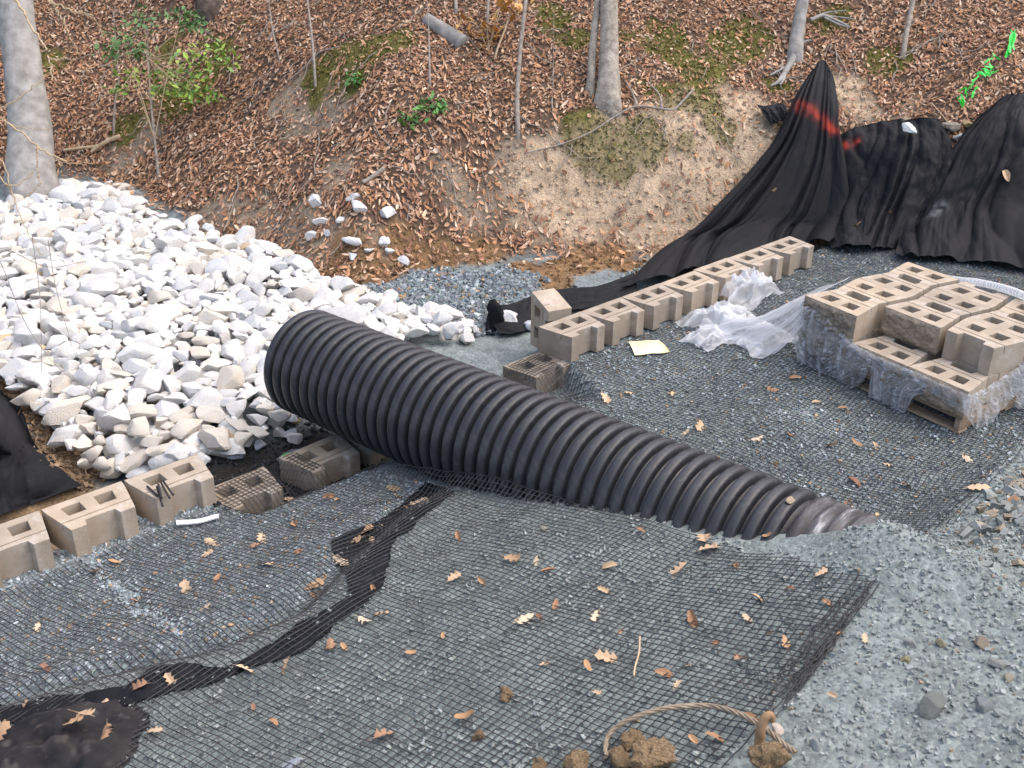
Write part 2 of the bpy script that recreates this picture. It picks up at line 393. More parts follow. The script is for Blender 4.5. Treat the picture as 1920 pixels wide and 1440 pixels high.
# ------------------------------------------------------------------ ground sheet
def spaced(lo, hi, step, far, growth=1.13):
    mid = np.arange(lo, hi+1e-6, step); out = []; s = step; v = hi
    while v < far[1]: s *= growth; v += s; out.append(v)
    pre = []; s = step; v = lo
    while v > far[0]: s *= growth; v -= s; pre.append(v)
    return np.concatenate([pre[::-1], mid, out])
gx = spaced(-5.2, 8.5, .042, (-60, 90)); gy = spaced(-5.2, 8.0, .042, (-60, 90))
GX, GY = np.meshgrid(gx, gy, indexing='ij')
GZ = ground(GX, GY)
SPOTS = {}
def spots(name, lst):
    P = hit([(a, b) for a, b, r in lst]); SPOTS[name] = [(p[0], p[1], r) for p, (_, _, r) in zip(P, lst)]
spots('moss', [(690, 85, .55), (640, 105, .5), (740, 75, .4), (600, 150, .35), (400, 105, .55), (320, 200, .45), (330, 105, .45), (80, 120, .4),
               (1240, 95, .6), (1310, 120, .6), (1370, 90, .5), (1260, 190, .40), (1330, 190, .30), (1210, 250, .36), (1290, 262, .25), (1100, 260, .35),
               (1040, 40, .45), (1080, 70, .4), (1570, 40, .35), (1670, 110, .3), (1150, 300, .3), (1390, 60, .5), (660, 150, .3), (230, 240, .3), (1450, 160, .3), (1345, 240, .25)])
spots('bare', [(580, 200, .5), (620, 220, .45), (540, 190, .4), (260, 265, .45), (230, 290, .4), (990, 330, .6), (1080, 345, .6), (880, 370, .5),
               (1180, 330, .5), (1060, 380, .5), (480, 420, .4), (560, 430, .5), (420, 400, .4), (700, 480, .45), (610, 470, .4), (640, 320, .35), (1140, 360, .5)])
spots('sand', [(1100, 352, .6), (1010, 352, .5), (1340, 380, .5), (1040, 330, .45), (1360, 230, .5), (1330, 290, .7), (1260, 320, .8), (1400, 260, .4), (1180, 290, .4), (1300, 345, .75), (1390, 320, .6), (1220, 365, .65), (1340, 170, .35), (1420, 200, .4), (1140, 240, .3), (1300, 180, .3), (1630, 200, .4), (1590, 170, .35), (1700, 210, .4)])
spots('clay', [(1190, 440, .35), (1150, 470, .35), (1100, 490, .35), (1040, 530, .3), (1240, 430, .3), (900, 480, .3), (830, 480, .3), (650, 500, .35), (700, 510, .3), (760, 480, .3), (1180, 500, .3), (980, 510, .3), (1060, 500, .3)])
def spot_mask(name, x, y):
    m = np.zeros(np.shape(x))
    for a, b, r in SPOTS[name]:
        m = np.maximum(m, np.exp(-(((x-a)**2+(y-b)**2)/(r*r))*1.2))
    return m
def zones(x, y):
    d = foot_dist(x, y)+.12*fbm(x, y, 2.0, 41, 2)
    n1 = fbm(x, y, 3.1, 51, 3)
    hill = sstep(-.08, .10, d)
    moss = sstep(.50, .85, spot_mask('moss', x, y)+.55*n1)*hill
    bare = sstep(.50, .85, spot_mask('bare', x, y)+.40*n1)*hill
    sand = sstep(.48, .90, spot_mask('sand', x, y)+.55*fbm(x, y, 2.2, 57, 3))*hill
    clay = sstep(.36, .66, spot_mask('clay', x, y)+.30*fbm(x, y, 4, 61, 2))
    sy = np.interp(x, STEP[:, 0], STEP[:, 1])
    right = sstep(-1.35, -1.1, x)
    fines = (1-right)*sstep(.10, -.15, y-sy+.10*n1)+right*(.40+.4*sstep(-.1, .4, fbm(x, y, 1.2, 71, 2))+.6*sstep(-3.1, -3.5, y))
    fines = np.clip(fines, 0, 1)
    mud = sstep(-2.95, -2.7, x)*sstep(-1.35, -1.75, x)*sstep(-.45, -.3, y)*sstep(.75, .3, y)
    bank = sstep(.12, .35, y)*sstep(1.02, .8, np.hypot((x+4.15)/1.2, (y-1.15)/1.15))
    return hill, moss, bare, sand, clay, fines, mud, bank
def zone_colour(x, y):
    hill, moss, bare, sand, clay, fines, mud, bank = zones(x, y)
    n = fbm(x, y, 7, 81, 3)[..., None]
    def L(a, b, k): return a*(1-k[..., None])+np.array(b)*k[..., None]
    c = np.ones(x.shape+(3,))*np.array((.20, .225, .232))
    c = L(c, (.245, .275, .264), fines)
    c = L(c, (.25, .285, .295), dust_line(x, y)*.4)
    c = L(c, (.135, .088, .062), hill)
    c = L(c, (.30, .228, .165), bare)
    c = L(c, (.24, .145, .075), clay)
    c = L(c, (.135, .120, .034), moss)
    c = L(c, (.49, .365, .25), sand*(1-.6*moss))
    c = L(c, (.030, .027, .024), mud)
    c = L(c, (.24, .165, .10), bank)
    return np.clip(c*(1+.22*n), 0, 1)
V = np.stack([GX, GY, GZ], -1).reshape(-1, 3)
gcol = zone_colour(GX, GY).reshape(-1, 3)
me = mesh_np('ground', V, grid_faces(len(gx), len(gy)), MAT['ground'], True, gcol)
g = link('ground', me); g['kind'] = 'structure'; g['label'] = 'gravel terrace, creek bed and leaf strewn hillside'

def in_view(P, margin=60):
    s, z = project(P); return (z > .5) & (s[:, 0] > -margin) & (s[:, 0] < 1920+margin) & (s[:, 1] > -margin) & (s[:, 1] < 1440+margin)

# ------------------------------------------------------------------ pebbles
CUBE = np.array([(-1, -1, -1), (1, -1, -1), (1, 1, -1), (-1, 1, -1), (-1, -1, 1), (1, -1, 1), (1, 1, 1), (-1, 1, 1)], float)
CUBEF = np.array([(0, 3, 2, 1), (4, 5, 6, 7), (0, 1, 5, 4), (1, 2, 6, 5), (2, 3, 7, 6), (3, 0, 4, 7)])
def rand_rot(n):
    q = RS.normal(size=(n, 4)); q /= np.linalg.norm(q, axis=1, keepdims=True); w, x, y, z = q.T
    return np.stack([np.stack([1-2*(y*y+z*z), 2*(x*y-z*w), 2*(x*z+y*w)], -1), np.stack([2*(x*y+z*w), 1-2*(x*x+z*z), 2*(y*z-x*w)], -1),
                     np.stack([2*(x*z-y*w), 2*(y*z+x*w), 1-2*(x*x+y*y)], -1)], 1)
def pebbles(name, X, Y, size, cols, label, lift=.15, parent=None):
    n = len(X); Z = ground(X, Y)
    sh = CUBE[None]*(.58+.34*RS.rand(n, 8, 1))*np.stack([.75+.6*RS.rand(n), .65+.4*RS.rand(n), .4+.3*RS.rand(n)], -1)[:, None, :]
    sh = sh*(.8+.4*RS.rand(n, 8, 3))*.5*size[:, None, None]
    R = rand_rot(n); sh = np.einsum('nij,nkj->nki', R, sh)
    V = sh+np.stack([X, Y, Z+size*lift], -1)[:, None, :]
    F = CUBEF[None]+(np.arange(n)*8)[:, None, None]
    c = np.repeat(cols, 8, axis=0)
    me = mesh_np(name, V.reshape(-1, 3), F.reshape(-1, 4), MAT['pebble'], False, c)
    o = link(name, me, parent); tag(o, label, 'gravel', None, 'stuff'); return o
def scatter(x0, x1, y0, y1, per_m2, keep):
    n = int((x1-x0)*(y1-y0)*per_m2); x = x0+(x1-x0)*RS.rand(n); y = y0+(y1-y0)*RS.rand(n)
    k = keep(x, y) > RS.rand(n); x, y = x[k], y[k]
    P = np.stack([x, y, ground(x, y)], -1); v = in_view(P); return x[v], y[v]
def blue_cols(n, warm=.05):
    b = np.array((.170, .190, .196))*(.70+.62*RS.rand(n, 1))
    b = b*(1+.035*RS.normal(size=(n, 3)))
    w = RS.rand(n) < warm; b[w] = np.array((.30, .21, .13))*(.6+.7*RS.rand(w.sum(), 1))
    p = RS.rand(n) < .05; b[p] = np.array((.33, .36, .37))*(.8+.5*RS.rand(p.sum(), 1))
    return np.clip(b, .01, .8)
def lat(x, y):   # sideways distance from the pipe's axis, and distance along it
    e = PIPE_D[:2]/np.linalg.norm(PIPE_D[:2]); dx, dy = x-PIPE_P[0], y-PIPE_P[1]
    return dx*(-e[1])+dy*e[0], dx*e[0]+dy*e[1]
def keep_terrace(x, y):
    hill, moss, bare, sand, clay, fines, mud, bank = zones(x, y)
    u, v = lat(x, y)
    k = (1-.72*fines)*(1-hill)*(y < .0)*(1-mud)*(1-bank)
    return np.where((np.abs(u) < .3) & (v < 3.4), 0, k)
x, y = scatter(-5.0, -1.2, -4.8, .0, 3600, keep_terrace)
fn_ = zones(x, y)[5][:, None]; pc_ = blue_cols(len(x))*1.85*(1-fn_)+fn_*np.array((.29, .312, .30))*(.75+.6*RS.rand(len(x), 1))
pebbles('gravel', x, y, .010+.018*RS.rand(len(x))**1.6, pc_, 'blue grey crushed gravel under the net behind the short block row', .08)
x, y = scatter(-1.3, 5.2, -3.5, .0, 2300, keep_terrace)
pebbles('gravel', x, y, .012+.020*RS.rand(len(x))**1.5, blue_cols(len(x))*1.6, 'blue grey crushed gravel under the net around the pallet', .08)
x, y = scatter(-2.6, 2.2, -5.0, -3.0, 1900, lambda x, y: np.where(lat(x, y)[1] > 3.45, .25+.75*sstep(-.2, .3, fbm(x, y, 2.2, 91, 2)+.5*sstep(-1.0, .3, x)), .0))
s = .007+.016*RS.rand(len(x))**2
gc = np.array((.265, .287, .272))*(.78+.5*RS.rand(len(x), 1)); wm = RS.rand(len(x)) < .07; gc[wm] = np.array((.34, .27, .2))
pebbles('gravel', x, y, s, gc, 'loose stone dust and grit on the heap over the pipe end')
x, y = scatter(-2.3, 2.2, -5.0, -3.0, 330, lambda x, y: np.where(lat(x, y)[1] > 3.65, sstep(-1.75, -.2, x-(y+4)*.5)*(.25+.75*sstep(-.1, .35, fbm(x, y, 1.6, 97, 2)+.45*sstep(-1.0, -.2, x))), 0))
gc = np.array((.285, .305, .29))*(.7+.6*RS.rand(len(x), 1)); wm = RS.rand(len(x)) < .25; gc[wm] = np.array((.33, .28, .21))*(.8+.4*RS.rand(wm.sum(), 1))
pebbles('gravel', x, y, .022+.045*RS.rand(len(x))**2, gc, 'coarse broken stones at the gravel heap edge', .2)
x, y = scatter(-2.0, 2.0, -5.2, -3.2, 190, lambda x, y: np.where(lat(x, y)[1] > 3.6, sstep(-.75, .05, x-(y+4)*.25)*(.35+.65*sstep(-.2, .3, fbm(x, y, 2.0, 99, 2))), 0))
gc = np.array((.26, .275, .26))*(.7+.6*RS.rand(len(x), 1)); wm = RS.rand(len(x)) < .25; gc[wm] = np.array((.34, .29, .22))*(.8+.4*RS.rand(wm.sum(), 1))
pebbles('rubble', x, y, .035+.055*RS.rand(len(x))**1.6, gc, 'loose broken grey rubble heaped past the stone dust', .25)
# grey patch of gravel past the pipe
PATCH = hit([(640, 560), (700, 535), (780, 512), (870, 505), (950, 505), (1010, 535), (1010, 575), (930, 600), (900, 625), (840, 625), (740, 590), (680, 570)])[:, :2]
def in_poly(x, y, P):
    r = np.zeros(np.shape(x), bool)
    for (ax, ay), (bx, by) in zip(P, np.roll(P, -1, axis=0)):
        c = ((ay > y) != (by > y)) & (x < (bx-ax)*(y-ay)/(by-ay+1e-12)+ax); r ^= c
    return r
def soft_poly(x, y, P, amt=.12, f=3.0):
    return in_poly(x+amt*fbm(x, y, f, 7, 2), y+amt*fbm(x, y, f, 8, 2), P).astype(float)
x, y = scatter(PATCH[:, 0].min()-.3, PATCH[:, 0].max()+.3, PATCH[:, 1].min()-.3, PATCH[:, 1].max()+.3, 2200, lambda x, y: soft_poly(x, y, PATCH, .2))
cc = blue_cols(len(x), .05)*1.45
pebbles('gravel', x, y, .028+.030*RS.rand(len(x)), cc, 'grey crushed stone patch between the white stones and the hillside', .3)
PATCH2 = hit([(1110, 545), (1150, 520), (1200, 490), (1240, 470), (1235, 500), (1190, 540), (1130, 565)])[:, :2]
x, y = scatter(PATCH2[:, 0].min()-.2, PATCH2[:, 0].max()+.2, PATCH2[:, 1].min()-.2, PATCH2[:, 1].max()+.2, 900, lambda x, y: soft_poly(x, y, PATCH2, .2))
pebbles('gravel', x, y, .026+.03*RS.rand(len(x)), blue_cols(len(x), .1)*1.5, 'sparse grey gravel beside the black fabric skirt', .3)
# black crumbs of stone in the muddy gap
x, y = scatter(-2.9, -1.7, -.5, .7, 700, lambda x, y: zones(x, y)[6])
pebbles('gravel', x, y, .012+.03*RS.rand(len(x))**2, np.array((.05, .05, .052))*(.5+RS.rand(len(x), 1)), 'dark wet rubble in the gap of the wall', .2)

# ------------------------------------------------------------------ white riprap
def ico(sub):
    bm = bmesh.new(); bmesh.ops.create_icosphere(bm, subdivisions=sub, radius=1)
    V = np.array([v.co[:] for v in bm.verts]); F = np.array([[v.index for v in f.verts] for f in bm.faces]); bm.free(); return V, F
ICO3, ICO2, ICO1 = ico(4), ico(3), ico(2)
def rock_shape(seed, base, ncut=13, rough=.04, elong=None):
    r = np.random.RandomState(seed); V = base[0].copy()
    for k in range(ncut):
        n = r.normal(size=3); n /= np.linalg.norm(n); h = .38+.40*r.rand()
        d = V@n; m = d > h; V[m] -= np.outer(d[m]-h, n)*.97
    V *= elong if elong is not None else np.array([1.0+.55*r.rand(), .75+.3*r.rand(), .58+.28*r.rand()])
    N = V/np.linalg.norm(V, axis=1, keepdims=True)
    V = V+N*(rough*noise3(V[:, 0]*2.3, V[:, 1]*2.3, V[:, 2]*2.3, seed)+rough*.6*noise3(V[:, 0]*6, V[:, 1]*6, V[:, 2]*6, seed+5))[:, None]
    return V/(np.abs(V).max())
def stone_col(r):
    k = r.rand()
    if k < .62: c = np.array((.79, .77, .725))*(.86+.17*r.rand())
    elif k < .80: c = np.array((.68, .68, .67))*(.82+.22*r.rand())
    elif k < .988: c = np.array((.76, .69, .59))*(.85+.2*r.rand())
    else: c = np.array((.60, .47, .30))*(.85+.3*r.rand())
    return c
rr = np.random.RandomState(5)
PROTO = []
for i in range(28):
    V = rock_shape(100+i, ICO2); sc_ = stone_col(rr); me = mesh_np('riprap_stone', V, ICO2[1], MAT['stone'], True, sc_); me['tone'] = 'rusty tan' if sc_[2] < .42 else ('cream' if sc_[0]-sc_[2] > .08 else ('blue grey' if sc_[2] > sc_[0] else 'white')); me.set_sharp_from_angle(angle=math.radians(32)); PROTO.append(me)
RIP = hit([(-200, 400), (0, 385), (60, 368), (130, 346), (240, 350), (255, 390), (330, 430), (420, 462), (520, 482), (560, 515), (600, 545), (700, 575), (790, 600), (870, 618), (885, 650),
           (800, 640), (640, 700), (560, 775), (570, 800), (520, 835), (430, 872), (340, 890), (235, 912), (165, 905), (120, 850), (85, 800), (45, 768), (0, 722), (-200, 650)])[:, :2]
def riprap_points():
    x0, y0 = RIP.min(0)-.1; x1, y1 = RIP.max(0)+.1
    pts = []; cell = {}
    CX = x0+(x1-x0)*rr.rand(42000); CY = y0+(y1-y0)*rr.rand(42000); inside = in_poly(CX, CY, RIP)
    for k in range(42000):
        if not inside[k]: continue
        x, y = CX[k], CY[k]
        s = .070+.072*rr.rand()**1.5
        if k > 12000: s = .050+.030*rr.rand()
        if k > 30000: s = .032+.015*rr.rand()
        gx_, gy_ = int(x/.3), int(y/.3); ok = True
        for a in (-1, 0, 1):
            for b in (-1, 0, 1):
                for (px, py, ps) in cell.get((gx_+a, gy_+b), ()):
                    if (px-x)**2+(py-y)**2 < (.70*(s+ps))**2: ok = False; break
                if not ok: break
            if not ok: break
        if ok:
            cell.setdefault((gx_, gy_), []).append((x, y, s)); pts.append((x, y, s))
    return np.array(pts)
rp = riprap_points()
rz = ground(rp[:, 0], rp[:, 1])+.14-.13*sstep(3.6, 6.0, rp[:, 1])+.05*fbm(rp[:, 0], rp[:, 1], 2.0, 12, 2)
ends = sstep(.0, .35, np.array([np.min(np.hypot(RIP[:, 0]-a, RIP[:, 1]-b)) for a, b, s in rp]))
rz = rz-.06*(1-ends)+rp[:, 2]*.35
# keep stones clear of the pipe's open end
u_, v_ = lat(rp[:, 0], rp[:, 1])
okk = ~((np.abs(u_) < .36+rp[:, 2]*.6) & (v_ > -.46))
under = (np.abs(u_) < .45) & (v_ > -.6)
rz = np.where(under, np.minimum(rz, -.04-rp[:, 2]*.3), rz)
rp, rz = rp[okk], rz[okk]
pr, dep = project(np.stack([rp[:, 0], rp[:, 1], rz], -1))
vis = (pr[:, 0] > -20) & (pr[:, 0] < 1940) & (pr[:, 1] > 0)
hidden = (pr[:, 0] < 130) & (pr[:, 1] > 760+1.2*(pr[:, 0]))
big = np.argsort(-(rp[:, 2]/dep)*(vis & ~hidden))
SINGLE = set(big[:300].tolist())
TINT = [k for k, m_ in enumerate(PROTO) if m_['tone'] != 'white']
rest_V, rest_F, rest_C, off = [], [], [], 0
REST = [rock_shape(1000+k, ICO1) for k in range(60)]
for i, (x, y, s) in enumerate(rp):
    e = (rr.rand()*.5-.25, rr.rand()*.5-.25, rr.rand()*6.28)
    if i in SINGLE:
        pi_ = i % len(PROTO) if not (pr[i][1] > 770 and rr.rand() < .6) else TINT[i % len(TINT)]
        o = link('riprap_stone', PROTO[pi_]); o.location = (x, y, rz[i]); o.rotation_euler = e; o.scale = (s*1.22, s*1.22, s*1.15)
        q_ = pr[i]
        where = ('beside the open pipe end' if math.hypot(q_[0]-540, q_[1]-700) < 150 else 'below the beech trunk' if q_[1] < 460 and q_[0] < 260 else 'along the leafy slope foot' if q_[1] < 400+.27*q_[0] else
                 'behind the short block row' if q_[1] > 790 else 'beside the fabric covered bank' if q_[0] < 170 and q_[1] > 620 else 'between the pipe and the grey gravel patch' if q_[0] > 620 else 'in the middle of the rock pile')
        tag(o, '%s angular %s quarry stone lying %s' % ('large' if s > .115 else 'medium' if s > .085 else 'small', PROTO[pi_]['tone'], where), 'stone', 'white stones of the rock pile')
    else:
        V = REST[i % 60]; M = np.array(Matrix.Rotation(e[2], 3, 'Z')@Matrix.Rotation(e[0], 3, 'X'))
        V = (V*s*1.2)@M.T+np.array((x, y, rz[i])); rest_V.append(V); rest_F.append(ICO1[1]+off); off += len(V); rest_C.append(np.tile(stone_col(rr), (len(V), 1)))
# under-layer that fills the gaps
n = 1900; xx = RIP[:, 0].min()+(RIP[:, 0].max()-RIP[:, 0].min())*rr.rand(n); yy = RIP[:, 1].min()+(RIP[:, 1].max()-RIP[:, 1].min())*rr.rand(n)
ui, vi = lat(xx, yy)
kk = in_poly(xx, yy, RIP) & ~((np.abs(ui) < .5) & (vi > -.6)); xx, yy = xx[kk], yy[kk]; zz = ground(xx, yy)
for i, (x, y, z) in enumerate(zip(xx, yy, zz)):
    s = .06+.06*rr.rand(); V = REST[(i*7) % 60]
    M = np.array(Matrix.Rotation(rr.rand()*6.28, 3, 'Z')@Matrix.Rotation(rr.rand()*3, 3, 'X'))
    rest_V.append((V*s*1.2)@M.T+np.array((x, y, z+.085-.12*float(sstep(3.6, 6.0, y))))); rest_F.append(ICO1[1]+off); off += len(V); rest_C.append(np.tile(stone_col(rr)*.96, (len(V), 1)))
me = mesh_np('rock_pile', np.vstack(rest_V), np.vstack(rest_F), MAT['stone'], True, np.vstack(rest_C)); me.set_sharp_from_angle(angle=math.radians(32))
tag(link('rock_pile', me), 'smaller white stones filling the pale rock pile', 'stones', None, 'stuff')
# stones strewn apart from the pile
def single_rock(name, px, py, w_px, label, cat='stone', mat='stone', col=(.77, .765, .75), seed=1, elong=None, group=None, sink=.2, ncut=11, rot=None, hits=None, rough=.05, paint=None):
    P = hit1(px, py) if hits is None else np.array(hits); dep = (P-CAM)@FW; s = w_px/F_PX*dep*.5
    V = rock_shape(seed, ICO3, ncut, rough, elong)
    me = mesh_np(name, V, ICO3[1], MAT[mat], True, np.array(col)); me.set_sharp_from_angle(angle=math.radians(35))
    o = link(name, me); o.scale = (s, s, s)
    zmin = V[:, 2].min()*s
    o.location = (P[0], P[1], P[2]-zmin*(1-sink)); o.rotation_euler = rot or (0, 0, seed*1.7)
    if paint is not None:
        cz = np.tile(np.array(col, float), (len(V), 1)); dd_ = ray(px, py-10); R3 = np.array(o.rotation_euler.to_matrix()); Wv = (V@R3.T)*s
        nrm = Wv/np.linalg.norm(Wv, axis=1, keepdims=True); sx_ = Wv@RT/s; sy_ = Wv@UP/s; m_ = (-(nrm@FW) > .2)*np.exp(-((sx_/.38)**2+((sy_-.18)/.14)**2)**2); m_ = np.clip(m_*1.4*(.7+.5*noise3(Wv[:, 0]*60, Wv[:, 1]*60, Wv[:, 2]*60, 3)), 0, 1)[:, None]
        cz = cz*(1-m_)+np.array(paint)*m_; me.color_attributes['Col'].data.foreach_set('color', np.hstack([cz, np.ones((len(cz), 1))]).astype(np.float32).ravel())
    tag(o, label, cat, group); return o
for k, (a, b, w_) in enumerate([(590, 378, 30), (662, 368, 34), (670, 390, 38), (728, 400, 32), (597, 412, 42), (640, 408, 28), (662, 450, 44), (722, 452, 32), (730, 467, 24), (756, 487, 34), (690, 465, 26), (660, 475, 30), (585, 440, 26), (615, 435, 20)]):
    single_rock('riprap_stone', a, b+8, w_, 'stray white stone lying alone on the brown slope above the rock pile', seed=400+k, group='stray white stones on the slope', sink=.25)
single_rock('riprap_stone', 955, 612, 62, 'white stone tucked into the black fabric pouch by the upright block', seed=431, sink=.15)
single_rock('riprap_stone', 992, 618, 34, 'grey stone wedged against the upright block foot', seed=432, col=(.6, .62, .66))
single_rock('riprap_stone', 893, 622, 30, 'small white stone leaning behind the black fabric pouch', seed=433)
single_rock('riprap_stone', 962, 580, 32, 'white stone on the grey gravel behind the black fabric pouch', seed=434)
single_rock('riprap_stone', 1694, 272, 40, 'white stone resting on the black fabric over the slope', seed=435, elong=np.array([1, .8, .45]), hits=hit1(1694, 285)+np.array((-.02, -.02, .20)), sink=0, rot=(.5, -.3, .4))
single_rock('riprap_stone', 545, 868, 66, 'dark wet stone with a green paint dab in the wall gap', seed=436, col=(.16, .165, .175), elong=np.array([1.2, .8, .6]), sink=.0, paint=(.10, .75, .10))
single_rock('riprap_stone', 540, 788, 62, 'rusty orange stone below the open pipe end', seed=437, col=(.52, .36, .15), elong=np.array([1.3, .8, .6]), sink=.0)
for k, (a, b, w_, c) in enumerate([(495, 802, 34, (.62, .60, .60)), (545, 815, 34, (.58, .60, .64)), (525, 815, 40, (.62, .57, .53)), (487, 832, 38, (.60, .63, .68)), (440, 850, 50, (.60, .63, .68)), (553, 825, 30, (.66, .60, .55))]):
    single_rock('riprap_stone', a, b+6, w_, 'blue grey stone at the rock pile edge beside the muddy wall gap', seed=450+k, col=c, group='stones by the wall gap', sink=.15)

# ------------------------------------------------------------------ concrete wall blocks
BW, BD, BH = .457, .305, .203
def block_mesh():
    xs = [0, .022, .17, .28, .41, .59, .72, .83, .978, 1]
    fs = [0, .20, .52, .675, .70, .82, 1.0]
    def width(f): return BW-.104*max(0, (f-.1)/.9)
    def xpos(i, j):
        t = xs[i]
        if j == len(fs)-1: t = {.28: .235, .72: .765, .17: .15, .83: .85}.get(t, t)
        return (t-.5)*width(fs[j])
    def solid(i, j):
        a = (xs[i]+xs[i+1])/2; f = (fs[j]+fs[j+1])/2
        if .20 < f < .52 and (.17 < a < .41 or .59 < a < .83): return False
        if f > .82 and .28 < a < .72: return False
        return True
    def top(i, j):
        a = (xs[i]+xs[i+1])/2; f = (fs[j]+fs[j+1])/2
        if .675 < f < .70: return BH-(.055 if a < .03 or a > .97 else .009)
        return BH
    nx, ny = len(xs)-1, len(fs)-1
    bm = bmesh.new(); cache = {}
    def vt(i, j, z):
        k = (i, j, round(z, 4))
        if k not in cache: cache[k] = bm.verts.new((xpos(i, j), -fs[j]*BD, z))
        return cache[k]
    def face(*v):
        try: bm.faces.new(v)
        except ValueError: pass
    for i in range(nx):
        for j in range(ny):
            if not solid(i, j): continue
            t = top(i, j)
            face(vt(i, j, t), vt(i, j+1, t), vt(i+1, j+1, t), vt(i+1, j, t))
            face(vt(i, j, 0), vt(i+1, j, 0), vt(i+1, j+1, 0), vt(i, j+1, 0))
            for (a, b, di, dj) in (((i, j), (i+1, j), 0, -1), ((i+1, j), (i+1, j+1), 1, 0), ((i+1, j+1), (i, j+1), 0, 1), ((i, j+1), (i, j), -1, 0)):
                ii, jj = i+di, j+dj
                lo = 0 if not (0 <= ii < nx and 0 <= jj < ny) or not solid(ii, jj) else top(ii, jj)
                if lo < t-1e-5:
                    face(vt(*a, t), vt(*b, t), vt(*b, lo), vt(*a, lo))
    bmesh.ops.recalc_face_normals(bm, faces=bm.faces)
    bmesh.ops.dissolve_limit(bm, angle_limit=.02, verts=bm.verts, edges=bm.edges)
    sh = [e for e in bm.edges if len(e.link_faces) == 2 and e.calc_face_angle(0) > .5 and e.is_convex]
    bmesh.ops.bevel(bm, geom=sh, offset=.0045, segments=2, affect='EDGES', clamp_overlap=True)
    me = bpy.data.meshes.new('wall_block'); bm.to_mesh(me); bm.free(); me.materials.append(MAT['block'])
    return me
BLOCK = block_mesh()
def split_mesh():
    nu, nv = 46, 22
    u = np.linspace(-BW/2, BW/2, nu)[:, None]*np.ones((1, nv)); w = np.linspace(0, BH, nv)[None, :]*np.ones((nu, 1))
    e = np.minimum(np.minimum((u+BW/2), (BW/2-u))/.03, np.minimum(w, BH-w)/.03).clip(0, 1)
    y = .002+e*(.020+.014*fbm(u, w, 22, 3, 3)+.012*fbm(u, w, 60, 6, 2))
    return mesh_np('split_face', np.stack([u, y, w], -1).reshape(-1, 3), grid_faces(nu, nv)[:, ::-1], MAT['split'], True)
SPLIT = split_mesh()
def block(label, loc, rz=0, rot=None, group=None, dirty=False, face=True):
    o = link('wall_block', BLOCK); o.location = loc; o.rotation_euler = rot or (0, 0, rz)
    tag(o, label, 'concrete block', group)
    if face:
        s = link('split_face', SPLIT, o)
    if dirty:
        o.material_slots[0].link = 'OBJECT'; o.material_slots[0].material = MAT['dirtyblock']
    return o
ORD = ['first', 'second', 'third', 'fourth', 'fifth', 'sixth', 'seventh']
rb = np.random.RandomState(3)
for i in range(7):
    block('tan hollow wall block in the long row, %s from the corrugated pipe' % ORD[i],
          (BW*(i+.5)+.004*rb.randn(), .006*rb.randn(), .0), .012*rb.randn(), group='long row of wall blocks')
LX, LY, LZ, LA = -3.684, .080, -.058, -.0159
def lrow(t): return (LX+math.cos(LA)*t*BW, LY+math.sin(LA)*t*BW, LZ)
for t, la in ((1.53, 'tan hollow wall block of the short row with dark metal pins lying on it'),
              (.5, 'tan hollow wall block of the short row between the pinned block and the fabric bank'),
              (-.53, 'tan hollow wall block of the short row at the foot of the fabric bank'),):
    block(la, lrow(t), LA+(.015 if t > 1 else 0), group='short row of wall blocks')
BASE = [(-2.60, -.02, -.262, .02, 'netted wall block of the sunken course beside the pinned block'),
        (-2.03, .0, -.245, .05, 'netted wall block standing clear in the muddy wall gap'),
        (-1.57, .03, -.235, .0, 'sunken brown wall block carrying the corrugated pipe'),
        (-.13, -.01, -.205, .0, 'netted wall block of the sunken course under the long row')]
for x, y, z, r, la in BASE:
    block(la, (x, y, z), r, group='sunken course under the net', dirty=True, face=False)
# upright block behind the long row
up = block('tan wall block stood on its end behind the long row', (0, 0, 0), face=False)

l_v = np.array((-math.cos(YAW), math.sin(YAW), 0)); t_v = np.array((-math.sin(YAW), -math.cos(YAW), 0))
zl_ = .90*l_v+.43*t_v; zl_ /= np.linalg.norm(zl_); yl_ = .43*l_v-.90*t_v; yl_ /= np.linalg.norm(yl_); xl_ = np.cross(yl_, zl_)
ur = ray(1034, 556); ut = CAM+ur*((.25-CAM[2])/ur[2]); uc = ut-(yl_*-.15+zl_*.10)
up.matrix_world = Matrix(((xl_[0], yl_[0], zl_[0], uc[0]), (xl_[1], yl_[1], zl_[1], uc[1]), (xl_[2], yl_[2], zl_[2], .25-.2285), (0, 0, 0, 1)))

# ------------------------------------------------------------------ corrugated pipe
pu = np.cross(PIPE_D, [0, 0, 1.0]); pu /= np.linalg.norm(pu); pw = np.cross(pu, PIPE_D)
PM = Matrix(((PIPE_D[0], pu[0], pw[0], PIPE_P[0]), (PIPE_D[1], pu[1], pw[1], PIPE_P[1]), (PIPE_D[2], pu[2], pw[2], PIPE_P[2]), (0, 0, 0, 1)))
def lathe(prof, seg=96):
    a = np.linspace(0, 2*np.pi, seg, endpoint=False); p = np.array(prof)
    V = np.stack([p[:, :1]*np.ones((1, seg)), p[:, 1:]*np.cos(a)[None], p[:, 1:]*np.sin(a)[None]], -1)
    return V.reshape(-1, 3), grid_faces(len(p), seg, True)
pipe = empty('corrugated_pipe'); pipe.matrix_world = PM
tag(pipe, 'large black corrugated plastic drain pipe laid through the wall gap', 'pipe')
V, F = lathe([(-.41, .296), (-.414, .304), (-.41, .313), (3.75, .313), (3.75, .296), (-.41, .296)]); link('inner_wall', quad_mesh('inner_wall', V, F, MAT['pipe']), pipe)
RP = .08692; NR = 41
